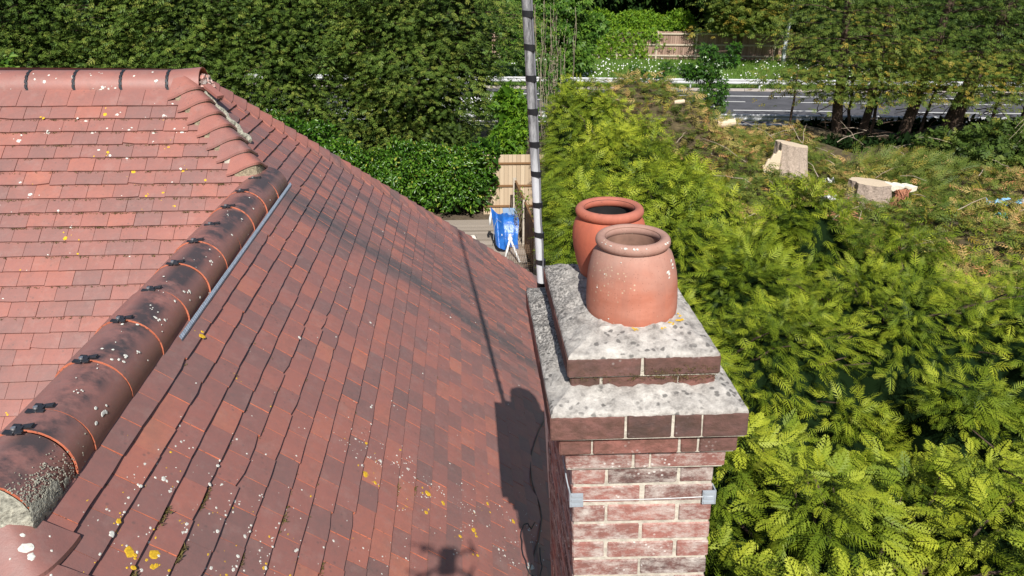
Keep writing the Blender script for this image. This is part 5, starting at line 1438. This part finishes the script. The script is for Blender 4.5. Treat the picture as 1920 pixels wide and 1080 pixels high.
lime = (rng.random(n_) < .55 * np.exp(-np.clip(x_ - np.interp(y_, XRY[0], XRY[1]), 0, 9) / 1.6)) | ((rng.random(n_) < .22) & (y_ < 17))
BR_L = lime; grn_l = grn | lime; brn = ~grn_l; grn = grn & ~lime
brush = empty('cut_brush_pile', (9, 18, GZ)); tag(brush, 'sprawling pile of cut conifer brush, green and dead brown, over the cleared ground', 'brush pile')
o = foliage('brown_brush', [place(SP_BR, P[brn], D[brn], Nn[brn], U(.24, .50, brn.sum()), .50 + rng.normal(0, .2, brn.sum()))], M_BRU, brush); tag(o, kind='stuff')
o = foliage('green_brush', [place(SP_BR, P[grn], D[grn], Nn[grn], U(.24, .50, grn.sum()), .60 + rng.normal(0, .14, grn.sum()))], M_CONR, brush); tag(o, kind='stuff')
o = foliage('lime_brush', [place(SP_BR, P[lime], D[lime], Nn[lime], U(.22, .42, lime.sum()), .54 + rng.normal(0, .14, lime.sum()))], M_LEY, brush); tag(o, kind='stuff')
mb = MB(); gx = np.linspace(3, 21, 60); gy = np.linspace(5.5, 28, 70)
mb.grid([[Vector((float(a), float(b), float(bz(a, b)) - .05)) for a in gx] for b in gy]); mb.f = [tuple(reversed(f)) for f in mb.f]
o = mb.obj('brush_litter', mat_simple('needle_litter', (.085, .065, .032), 1, 6, .6, .8, dist=.05), brush); tag(o, kind='stuff')
mb = MB()
for _ in range(130):
    x, y = random.uniform(5, 19), random.uniform(8, 26); 
    if x < np.interp(y, XRY[0], XRY[1]): continue
    z = float(bz(x, y)) + random.uniform(.15, .5); a = random.uniform(0, 6.3); l = random.uniform(.4, 1.5)
    limb(mb, (x, y, z), (x + l * math.cos(a), y + l * math.sin(a) * .6, z + random.uniform(-.1, .5) * l), random.uniform(.008, .02), .005, -.05 * l, 5, 4, .05)
o = mb.obj('dry_twigs', M_TWIG, brush); tag(o, kind='stuff')
# tall cut fronds standing out of the pile (photo centre right)
n_ = 260; x_ = rng.normal(13.4, .9, n_); y_ = rng.normal(20.6, .6, n_); P = np.stack([x_, y_, U(-5.2, -4.45, n_)], 1)
o = foliage('leafy_cut_boughs', [place(SP_MID, P, np.stack([rng.normal(.9, .5, n_), rng.normal(-.2, .4, n_), rng.normal(.55, .25, n_)], 1), rng.normal(0, .5, (n_, 3)) + [0, -.8, .6], U(.35, .7, n_), .62 + rng.normal(0, .12, n_))], M_CONR, brush); tag(o, kind='stuff')

M_CUT = mat_simple('cut_wood', (.62, .50, .36), .85, 25, .15, .5); M_SW = mat_simple('bare_sapwood', (.42, .335, .27), .9, 20, .35, .8, dist=.02); M_SBARK = mat_simple('stump_bark', (.36, .285, .235), .95, 22, .45, .9, dist=.03)
def stump(c, rx, ry, h, lean, label, mats, slope=0, ext=None):
    g = empty('tree_stump', c); tag(g, label, 'stump'); c = Vector(c); n = 40; rows = []
    for j in range(7):
        f = j / 6; row = []
        for i in range(n):
            a = 2 * math.pi * i / n; r = 1 + .07 * math.sin(a * 3 + 1) + .05 * math.sin(a * 7) + .03 * math.sin(a * 13 + f * 4) + (.22 * (1 - f) ** 2)
            row.append(c + Vector((rx * r * math.cos(a) + lean[0] * f, ry * r * math.sin(a) + lean[1] * f, h * f + slope * math.cos(a) * f)))
        row.append(row[0]); rows.append(row)
    mb = MB(); mb.grid([list(reversed(r)) for r in rows]); mb.obj('bark', mats[0], g)
    mb = MB(); cc = sum((p for p in rows[-1][:-1]), Vector()) / n
    r1 = [cc + (p - cc) * .55 + Vector((0, 0, .008)) for p in rows[-1][:-1]]
    top = [p + Vector((0, 0, .002)) for p in rows[-1][:-1]]
    mb.add(top + r1 + [cc + Vector((0, 0, .01))], [(i, (i + 1) % n, n + (i + 1) % n, n + i) for i in range(n)] + [(n + i, n + (i + 1) % n, 2 * n) for i in range(n)]); mb.obj('cut_face', mats[1], g)
    return g
s1 = stump((10.00, 21.0, -5.05), .50, .42, 1.00, (-.04, 0), 'tall debarked tree stump with a broken pale slab at its left side', (M_SW, M_CUT), slope=-.09)
mb = MB(); P = []
for i in range(9):
    f = i / 8; P.append([Vector((9.62 - .58 * f + .0, 20.85 + .25 * (g - .5), -4.16 - .55 * f ** 1.6 - (.45 + .1 * math.sin(i * 2)) * max(0, (g * 1.0) - .55) * 1.2 + .04 * math.sin(i * 3 + g * 5))) for g in np.linspace(0, 1, 6)])
mb.grid([list(reversed(r)) for r in P]); P2 = [[p + Vector((0, -.02, -.55 - .1 * (i % 3))) if True else p for p in [r[0], r[-1]]] for i, r in enumerate(P)]
mb.grid([[r[-1], q[1]] for r, q in zip(P, P2)]); mb.grid([[q[0], r[0]] for r, q in zip(P, P2)]); mb.obj('split_slab', M_CUT, s1)
s2 = stump((11.42, 18.6, -5.30), .60, .46, .70, (-.02, 0), 'wide low tree stump with dark bark and a torn white shelf on its right', (M_SBARK, M_CUT), slope=-.05)
mb = MB(); P = []
for i in range(10):
    f = i / 9; P.append([Vector((11.85 + .82 * f, 18.5 + .42 * (g - .5) * (1 - .3 * f), -4.63 - .07 * f - .03 * math.sin(i * 2 + g * 4))) for g in np.linspace(0, 1, 5)])
mb.grid([list(reversed(r)) for r in P]); P2 = [[p + Vector((0, .02, -.10 - .05 * math.sin(i))) for p in r] for i, r in enumerate(P)]
mb.grid(P2); mb.grid([[p[0], q[0]] for p, q in zip(P, P2)]); mb.grid([[P[-1][j], P2[-1][j]] for j in range(5)]); mb.obj('torn_shelf', mat_simple('torn_wood', (.74, .68, .56), .85, 20, .2, .6), s2)
mb = MB()
for _ in range(40): limb(mb, (12.0 + random.uniform(0, .5), 18.3 + random.uniform(-.1, .2), -4.75), (11.75 + random.uniform(0, .7), 18.1, -5.3 + random.uniform(0, .2)), .02, .008, 0, 4, 3, .08)
mb.obj('splinters', mat_simple('red_splinters', (.33, .14, .08), .9, 20, .4, .3), s2)
for (x, y, z, s_, lab) in [(a_, b_, float(bz(a_, b_)) + .38, d_, e_) for (a_, b_, c__, d_, e_) in ((7.0, 23.6, -3.75, .16, 'small pale sawn log end among the brown brush, furthest left'), (8.7, 23.6, -4.25, .30, 'long pale split log lying in brown brush below the sapling'))]:
    mb = MB(); a = random.uniform(-.5, .5); mb.tube([(x - s_, y, z), (x - s_ * .3, y - .03, z + .02), (x + s_, y + a * .3, z + .04)], [s_ * .42, s_ * .48, s_ * .4], 11); o = mb.obj('sawn_log', M_CUT); tag(o, lab, 'log')
# scraps: red splintered offcuts, white rags, blue sheet
mb = MB()
for _ in range(70):
    c = random.choice(((9.45, 16.6, -4.85), (10.0, 18.2, -4.8), (15.6, 16.2, -4.9)))
    p = Vector((c[0] + random.gauss(0, .22), c[1] + random.gauss(0, .3), c[2] + random.gauss(0, .05))); a = random.uniform(0, 6)
    mb.box(p, (random.uniform(.05, .28), .03, .02), Matrix.Rotation(a, 3, 'Z') @ Matrix.Rotation(random.uniform(-.6, .6), 3, 'Y'))
o = mb.obj('bark_scraps', mat_simple('orange_bark_scraps', (.48, .20, .12), .9, 20, .4, .3)); tag(o, 'orange splintered bark scraps scattered in the cut brush', 'scraps', kind='stuff')
def rag(x, y, z, w_, h_, mat, lab, cat, name):
    mb = MB(); rows = []
    for i in range(12):
        rows.append([Vector((x + w_ * (i / 11 - .5) + .05 * math.sin(j * 2.3), y + h_ * (j / 8 - .5) + .05 * math.sin(i * 1.9), z + .10 * math.sin(i * 1.3 + j) * math.sin(j * 1.7 + i * .4))) for j in range(9)])
    mb.grid([list(reversed(r)) for r in rows]); o = mb.obj(name, mat, smooth=True); tag(o, lab, cat)
rag(14.6, 17.2, -4.80, 1.0, .35, mat_simple('pale_blue_plastic', (.25, .48, .72), .3, 6, .3, .3), 'crumpled pale blue plastic sheet in the brush at the right edge', 'plastic sheet', 'blue_plastic_sheet')
rag(13.5, 15.9, -4.75, .22, .2, mat_simple('teal_plastic', (.10, .28, .30), .3, 6, .3, .3), 'tiny teal plastic scrap in the brush left of the blue sheet', 'plastic scrap', 'plastic_scrap')
rag(9.75, 17.6, -4.75, .35, .3, M_WHITE, 'torn white plastic rag lying between the two stumps', 'rag', 'white_rag')
rag(10.5, 19.3, -4.75, .25, .2, M_WHITE, 'small white plastic scrap just left of the wide stump', 'rag', 'white_rag')

# ------------------------------------------------------------------ conifer builders
def conifer(x, y, top, rad, label, mat, dens=1.0, bot=GZ, rtop=.6, temps=SP_FAR, group=None, halfonly=True, shelf=.34, tm=.45, prof=None, droop=-.1, sprl=(.15, .30), layered=False, trunk=(.22, .07), lean=(0, 0), cz=0, nm='conifer', kd=1.5, ftop=None):
    g = empty(nm, (x, y, GZ)); tag(g, label, 'conifer', group); Ps, Ds, Ns, Ts, Ss = [], [], [], [], []
    z = bot + .2; mb = MB(); limb(mb, (x, y, GZ - .1), (x + lean[0], y + lean[1], top - .3), trunk[0], trunk[1], 0, 10, 8, .008); mb.obj('trunk', M_BARK, g)
    lb = MB()
    while z < top:
        f = (z - bot) / (top - bot); R_ = (prof(f) if prof else rad * (1 - f * (1 - rtop)))
        m_ = max(4, int(R_ * 2 * math.pi * 1.5 * dens)); hi = layered and ftop is not None and z > ftop
        if hi: m_ = int(m_ * .62)
        cx_, cy_ = x + lean[0] * (z - GZ) / (top - GZ), y + lean[1] * (z - GZ) / (top - GZ)
        for i in range(m_):
            a = 2 * math.pi * (i + random.random()) / m_
            if math.sin(a) > (.1 if halfonly else .65): continue
            r = R_ * random.uniform(.66, 1.12) * (1 + .17 * math.sin(z * 2.3 + a * 3 + x)); bx, by, bzz = cx_ + r * math.cos(a), cy_ + r * math.sin(a), z + random.uniform(-.18, .18)
            k = int(random.randint(13, 20) * kd); t0 = random.gauss(0, .12) - (.22 if hi else 0); w_ = random.uniform(.40, .70) if layered else random.uniform(.28, .5)
            uu = rng.normal(0, 1, (k, 3)) * [w_, w_, .045 if layered else .12]
            c = np.array([bx, by, bzz]); rad_ = np.array([math.cos(a), math.sin(a), 0])
            pts = c + uu; pts[:, 2] -= (.16 if layered else .35) * (uu[:, 0] ** 2 + uu[:, 1] ** 2)
            Ps.append(pts); Ds.append(nrmz(uu * [1, 1, 0] + rad_ * .5 + 1e-3) + rng.normal(0, .22, (k, 3)) + [0, 0, droop])
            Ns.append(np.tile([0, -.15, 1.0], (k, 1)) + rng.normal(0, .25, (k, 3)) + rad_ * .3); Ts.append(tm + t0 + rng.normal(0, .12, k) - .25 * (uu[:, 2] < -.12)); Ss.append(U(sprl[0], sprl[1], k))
            if random.random() < .35: limb(lb, (cx_ + .1 * math.cos(a), cy_ + .1 * math.sin(a), z - .15), (bx, by, bzz - .03), .03, .008, -.08, 5, 5, .04)
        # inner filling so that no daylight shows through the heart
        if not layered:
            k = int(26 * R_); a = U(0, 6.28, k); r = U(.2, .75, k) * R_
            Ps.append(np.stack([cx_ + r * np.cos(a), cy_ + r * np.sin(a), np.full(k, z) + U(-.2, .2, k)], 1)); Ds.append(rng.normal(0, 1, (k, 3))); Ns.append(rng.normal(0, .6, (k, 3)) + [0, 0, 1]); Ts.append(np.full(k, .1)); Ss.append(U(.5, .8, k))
        z += shelf
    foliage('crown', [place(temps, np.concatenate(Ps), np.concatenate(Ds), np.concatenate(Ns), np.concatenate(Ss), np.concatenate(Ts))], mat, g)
    tag(lb.obj('branches', M_BARK, g), kind='stuff'); return g
labsL = ['dark conifer at the far left top behind the roof ridge', 'dark conifer second from the left behind the roof ridge', 'dark conifer rising behind the broken ridge end', 'dark layered conifer left of centre above the side slope', 'dark layered conifer behind the laurel, second from the road gap', 'dark layered conifer beside the road gap, its boughs hiding the white car']
gx_ = [-13.9, -11.2, -8.5, -5.9, -3.3, -1.25]
for i, x in enumerate(gx_):
    last = i == len(gx_) - 1
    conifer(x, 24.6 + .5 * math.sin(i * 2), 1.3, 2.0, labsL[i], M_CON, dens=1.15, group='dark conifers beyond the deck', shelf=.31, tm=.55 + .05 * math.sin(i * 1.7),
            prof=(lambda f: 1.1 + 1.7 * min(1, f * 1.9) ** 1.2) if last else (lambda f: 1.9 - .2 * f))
# lighter bush in front at far left
def shrub(name, cs, mat, label, cat, temps, n, smin, smax, tm=.5, ts=.18, stems=True, group=None, partn='foliage'):
    c0 = cs[0][0]; g = empty(name, (c0[0], c0[1], GZ)); tag(g, label, cat, group); parts = []
    for (c, rad) in cs:
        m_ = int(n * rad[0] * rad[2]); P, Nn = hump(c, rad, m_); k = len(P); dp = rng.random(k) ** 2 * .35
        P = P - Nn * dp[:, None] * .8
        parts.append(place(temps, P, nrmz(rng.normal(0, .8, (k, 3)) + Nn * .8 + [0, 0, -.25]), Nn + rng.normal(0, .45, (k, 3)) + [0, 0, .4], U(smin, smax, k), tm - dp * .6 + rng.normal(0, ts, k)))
    foliage(partn, parts, mat, g)
    mb = MB()
    for (c, rad) in cs:
        for _ in range(5): limb(mb, (c[0] + random.gauss(0, .1), c[1] + .1, GZ - .05), (c[0] + random.uniform(-.6, .6) * rad[0], c[1] + random.uniform(-.3, .3) * rad[1], c[2] + rad[2] * random.uniform(.1, .7)), .035, .01, 0, 6, 5, .04)
    mb.obj('stems', M_BARK, g)
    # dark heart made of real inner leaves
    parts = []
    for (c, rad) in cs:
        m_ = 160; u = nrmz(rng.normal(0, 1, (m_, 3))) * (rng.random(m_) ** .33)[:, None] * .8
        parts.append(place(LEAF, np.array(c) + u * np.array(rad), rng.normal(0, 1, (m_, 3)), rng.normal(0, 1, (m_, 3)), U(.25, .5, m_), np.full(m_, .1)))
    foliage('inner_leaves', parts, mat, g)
    return g
shrub('laurel', [((-4.6 + .86 * i, 19.45 + .2 * (i % 2), -4.72 + .22 * math.sin(i * 2.3)), (.82, .8, 1.0)) for i in range(5)] + [((-.45, 19.25, -4.70), (.8, .75, 1.0)), ((.12, 19.2, -4.55), (.55, .55, .85)), ((.35, 19.3, -4.0), (.42, .4, .5))], M_LAU, 'glossy green laurel along the back of the deck', 'laurel', LEAF, 3800, .08, .14, .60)
shrub('laurel', [((-7.6 + 1.0 * i, 20.6, -4.2 + .2 * math.sin(i * 1.3)), (.9, .8, 1.1)) for i in range(4)], M_LAU, 'glossy laurel half hidden behind the far hip tiles, left of the other laurel', 'laurel', LEAF, 2200, .09, .16, .52)
shrub('ivy_bush', [((1.0, 20.2, -3.75), (.55, .5, .6)), ((1.35, 20.6, -3.2), (.5, .5, .6)), ((.55, 20.4, -4.3), (.5, .4, .6)), ((1.1, 20.9, -2.75), (.45, .4, .45))], M_BRI, 'light green ivy climbing over the pale fence left of the mast', 'ivy', LOBE, 2400, .08, .14, .42)
shrub('bay_shrub', [((-14.0, 21.6, -2.6), (.8, .7, 1.5)), ((-15.2, 21.8, -2.2), (.9, .8, 1.6))], M_BRO, 'pale long leaved shrub at the far left edge behind the ridge', 'shrub', LEAF, 1100, .16, .26, .62)
shrub('olive_bush', [((-.75, 21.2, -4.0), (.8, .6, .55))], M_CONR, 'dull olive conifer bush above the laurel beside the road gap', 'bush', SP_TUFT, 1600, .12, .2, .3)

# bare vine stems right of the mast
vs_ = empty('vine_stems', (2.4, 21, GZ)); tag(vs_, 'tangle of bare grey vine stems hanging just right of the mast top', 'vine')
mb = MB()
for _ in range(30):
    x = random.gauss(2.35, .22); limb(mb, (x + random.gauss(0, .15), 21.0 + random.gauss(0, .15), GZ), (x + random.gauss(0, .2), 21 + random.gauss(0, .2), random.uniform(-2.2, .3)), .014, .007, 0, 4, 9, .012)
mb.obj('stems', M_VINE, vs_)
n_ = 900; P = np.stack([rng.normal(2.4, .4, n_), rng.normal(21, .25, n_), U(-5, .2, n_)], 1)
foliage('leaves', [place(LOBE, P, rng.normal(0, 1, (n_, 3)) + [0, 0, -.5], rng.normal(0, .6, (n_, 3)) + [0, -.5, .7], U(.06, .12, n_), .45 + rng.normal(0, .2, n_))], M_BRO, vs_)

# broadleaf trees and saplings in the middle
def broadleaf(x, y, clumps, label, mat=M_BRO, n=900, s=(.14, .24), tm=.55, name='sycamore', cat='tree', tr=.10, group=None, temps=LOBE):
    g = empty(name, (x, y, GZ)); tag(g, label, cat, group); mb = MB(); zt = max(c[2] for c in clumps); limb(mb, (x, y, GZ - .1), (x + .1, y, zt - .2), tr, tr * .35, 0, 9, 7, .02); mb.obj('trunk', M_BARK, g)
    parts = []; lb = MB()
    for (cx_, cy_, cz_, r) in clumps:
        m_ = int(n * r * r); u = nrmz(rng.normal(0, 1, (m_, 3))); rr = (.45 + .6 * rng.random(m_))[:, None]; P = np.array([cx_, cy_, cz_]) + u * rr * r * [1.1, 1, .75]
        P += .12 * r * np.sin(P[:, [1, 2, 0]] * 5)
        parts.append(place(temps, P, nrmz(u * .7 + rng.normal(0, .5, (m_, 3)) + [0, 0, -.4]), rng.normal(0, .4, (m_, 3)) + [0, -.45, .9], U(s[0], s[1], m_), tm + rng.normal(0, .15, m_) - .2 * (1 - rr[:, 0])))
        limb(lb, (x, y, cz_ - r * .8), (cx_, cy_, cz_), .03, .01, 0, 5, 5, .04)
    foliage('crown', parts, mat, g); tag(lb.obj('branches', M_BARK, g), kind='stuff')
broadleaf(5.5, 44.3, [(4.6, 44.2, -2.4, 1.5), (6.2, 44.4, -3.4, 1.2), (5.2, 44, -1.0, 1.6), (7.2, 44.6, -2.6, .9), (3.3, 44.2, -3.6, 1.3), (6.4, 44, -4.5, .9), (2.3, 44.5, -2.0, 1.4)], 'light green sycamore across the road, just right of the mast', n=1000, s=(.2, .36), tm=.62)
broadleaf(9.65, 29, [(9.5, 29, -2.2, .42), (9.6, 29, -2.9, .55), (9.9, 28.9, -3.7, .6), (10.35, 29, -2.55, .45), (9.1, 29, -3.1, .45), (8.65, 29, -2.9, .35), (10.0, 29, -4.4, .5), (9.2, 29, -4.3, .4), (10.6, 29, -2.1, .25)], 'dark green sapling standing upright in front of the road', mat=M_LAU, n=1300, s=(.09, .17), tm=.34, name='sapling', tr=.035)
broadleaf(6.9, 29.6, [(6.9, 29.6, -3.2, .45), (6.6, 29.6, -3.8, .5)], 'low dark sapling left of the tall sapling, in front of the crash barrier', mat=M_LAU, n=1400, s=(.08, .15), tm=.30, name='sapling', tr=.03)
broadleaf(7.9, 29.6, [(7.9, 29.6, -3.5, .45), (8.1, 29.6, -2.9, .28), (7.6, 29.6, -4.0, .5)], 'smallest dark sapling beside the tall sapling at the roadside', mat=M_LAU, n=1400, s=(.08, .15), tm=.32, name='sapling', tr=.03)
broadleaf(3.6, 28.5, [(3.4, 28.5, -3.6, .7), (3.9, 28.4, -4.4, .7), (3.2, 28.6, -2.8, .5), (4.4, 28.6, -4.6, .6)], 'mid green bush behind the far hedge end, right of the vines', mat=M_BRO, n=1300, s=(.10, .18), tm=.35, name='bush', cat='bush', tr=.04)
broadleaf(1.2, 30.5, [(1.3, 30.5, -4.6, .6), (.6, 30.4, -4.8, .5), (1.7, 30.6, -4.3, .6)], 'shady bush in the gap between the dark conifers and the mast', mat=M_LAU, n=1500, s=(.10, .18), tm=.32, name='bush', cat='bush', tr=.04)

# layered conifers with bare trunks at right
RT = [(14.4, 27.0, -.35, 0, .22, 'layered conifer with a thin upright trunk, leftmost of the roadside trunks', 1.9), (15.6, 27.2, .05, 0, .17, 'layered conifer with a slim twin trunk, second of the roadside trunks', 1.7),
      (17.0, 26.9, .6, 0, .24, 'layered conifer with a slightly leaning trunk, third of the roadside trunks', 2.0), (18.5, 26.7, 1.1, 0, .34, 'layered conifer with the thickest leaning trunk near the right edge', 2.3), (21.6, 26.6, .3, 0, .22, 'layered conifer at the top right corner of the photo', 2.3)]
for i, (x, y, lx, ly, tr, lab, rr) in enumerate(RT):
    conifer(x, y, 1.2, rr, lab, M_CONR, ftop=(-1.75 if i else 0.0), dens=.95, bot=-3.52, shelf=.48, group='layered conifers in front of the road', layered=True, halfonly=False, prof=lambda f, rr=rr: rr * (1.15 - .3 * f), trunk=(tr, tr * .5), lean=(lx * 1.6, ly), tm=.56, sprl=(.16, .34), kd=1.6)
conifer(12.1, 26.2, -2.25, .9, 'low spreading conifer bough left of the roadside trunks', M_CONR, dens=1.0, bot=-3.1, shelf=.35, layered=True, halfonly=False, trunk=(.06, .03), tm=.45, sprl=(.2, .4), group='layered conifers in front of the road')
# extra thin trunks and dead twigs under the canopy
tw = empty('dead_undergrowth', (16.5, 26.5, GZ)); tag(tw, 'dark dead twigs and thin stems tangled under the layered conifers', 'undergrowth'); mb = MB()
for _ in range(150):
    x = random.uniform(13.5, 21.5); y = random.uniform(25.8, 27.6); z = random.uniform(-5.2, -3.2); a = random.uniform(-.4, .9)
    limb(mb, (x, y, z), (x + random.uniform(-1.1, 1.1), y - random.uniform(0, .6), z + random.uniform(-.1, .6)), .018, .006, -.04, 4, 5, .06)
for x in (15.0, 15.95, 17.9, 19.6, 20.7): limb(mb, (x, 27.3, GZ), (x + random.uniform(-.3, .6), 27.2, -2.9), .07, .05, 0, 7, 6, .02)
mb.obj('twigs', M_BARK, tw)
# dark leaf banks; the second is added to paint shade around the trunks
shrub('dark_leaf_bank', [((14.2 + 1.35 * i, 28.6, -5.35), (1.0, .5, .42)) for i in range(7)], M_DRK, 'dark bramble bank under the layered conifers beside the road', 'brambles', LEAF, 1500, .10, .2, .4)
shrub('dark_leaf_bank', [((13.2 + 1.3 * i, 25.2 + .4 * (i % 2), -5.4), (1.1, .9, .50)) for i in range(7)], M_DRK, 'dark leaf mounds added as painted shade around the conifer trunks behind the wide stump', 'undergrowth', LEAF, 1500, .12, .24, .30)
shrub('low_conifer', [((17.6, 21.6, -4.6), (1.9, 1.2, 1.0)), ((16.2, 22.3, -4.75), (1.2, 1, .7)), ((19.3, 21.2, -4.3), (1.6, 1.2, 1.3)), ((17.2, 20.0, -5.2), (1.5, 1.1, .7))], M_CONR, 'low dark green conifer sprawling at the right edge below the trunks', 'conifer', SP_TUFT, 700, .22, .42, .36)
dt = empty('dead_branch_heap', (18.9, 22, GZ)); tag(dt, 'grey bare dead branches arching down at the right edge', 'dead branches'); mb = MB()
for _ in range(120):
    x = random.uniform(17.6, 20.2); z = random.uniform(-3.4, -2.6); limb(mb, (x + .8, 21.4 + random.gauss(0, .2), z), (x - random.uniform(0, 1.0), 20.6 + random.gauss(0, .3), z - random.uniform(.5, 1.6)), .014, .004, -.18, 4, 7, .03)
mb.obj('twigs', M_TWIG, dt)
# golden conifer overhanging the fence
conifer(18.6, 51.0, 1.0, 2.6, 'golden green conifer overhanging the roadside fence left of the street lamp', M_CONR, dens=1.1, bot=-3.3, shelf=.40, prof=lambda f: 2.3 + .5 * f, tm=.60, sprl=(.35, .65), trunk=(.2, .1))
conifer(25.6, 49.5, 1.5, 3.4, 'mid green conifer behind the street lamp', M_CONR, dens=1.0, bot=-4.6, shelf=.5, prof=lambda f: 3.2 - .6 * f, tm=.40, sprl=(.35, .65), trunk=(.25, .1))
for (x_, y_, lab_) in ((30.0, 49.0, 'dark conifer across the road behind the leftmost leaning trunks'), (34.5, 48.5, 'dark conifer across the road behind the thickest leaning trunk'), (39.0, 48.0, 'dark conifer across the road at the far right edge')):
    conifer(x_, y_, 1.2, 3.0, lab_, M_CON, dens=.9, bot=-5.3, shelf=.55, prof=lambda f: 3.0 - .5 * f, tm=.30, sprl=(.35, .65), trunk=(.25, .1), kd=1.2)
# woodland behind the roadside fence
wd = [('dark broadleaf tree behind the bright hedge, left of the gap', 1.0), ('dark broadleaf tree above the bright hedge', 6.5), ('dark broadleaf tree behind the fence centre', 12.0), ('dark tree behind the golden conifer', 18.5), ('dark tree behind the street lamp', 25.5), ('dark tree above the leaning trunks', 32.5), ('dark tree at the far right of the woodland', 39.5), ('dark tree behind the mast top', -5.0), ('dark tree far behind the left conifers', -12.0)]
for i, (lab, e_) in enumerate(wd):
    c0 = RD(e_, 58.5 + (i % 2), 0); cl = []
    for a in range(9): cl.append((c0.x + random.uniform(-3.2, 3.2), c0.y + random.uniform(-.8, 2), random.uniform(-4.6, 1.0), random.uniform(1.5, 2.2)))
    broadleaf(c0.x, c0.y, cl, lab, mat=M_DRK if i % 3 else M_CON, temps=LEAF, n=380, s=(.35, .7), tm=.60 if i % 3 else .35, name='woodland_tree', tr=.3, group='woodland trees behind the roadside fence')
mb = MB(); mb.grid([[RD(e, 64 + 1.5 * math.sin(e * .3), z) for e in range(-70, 120, 4)] for z in (-5.6, -3, 0, 3, 6, 9)])
n_ = 9000; e = U(-60, 110, n_); z = U(-5.5, 9, n_); P = e[:, None] * np.array(RE) + (62 + 2 * np.sin(e * .5) + U(0, 2, n_))[:, None] * np.array(RN); P[:, 2] = z
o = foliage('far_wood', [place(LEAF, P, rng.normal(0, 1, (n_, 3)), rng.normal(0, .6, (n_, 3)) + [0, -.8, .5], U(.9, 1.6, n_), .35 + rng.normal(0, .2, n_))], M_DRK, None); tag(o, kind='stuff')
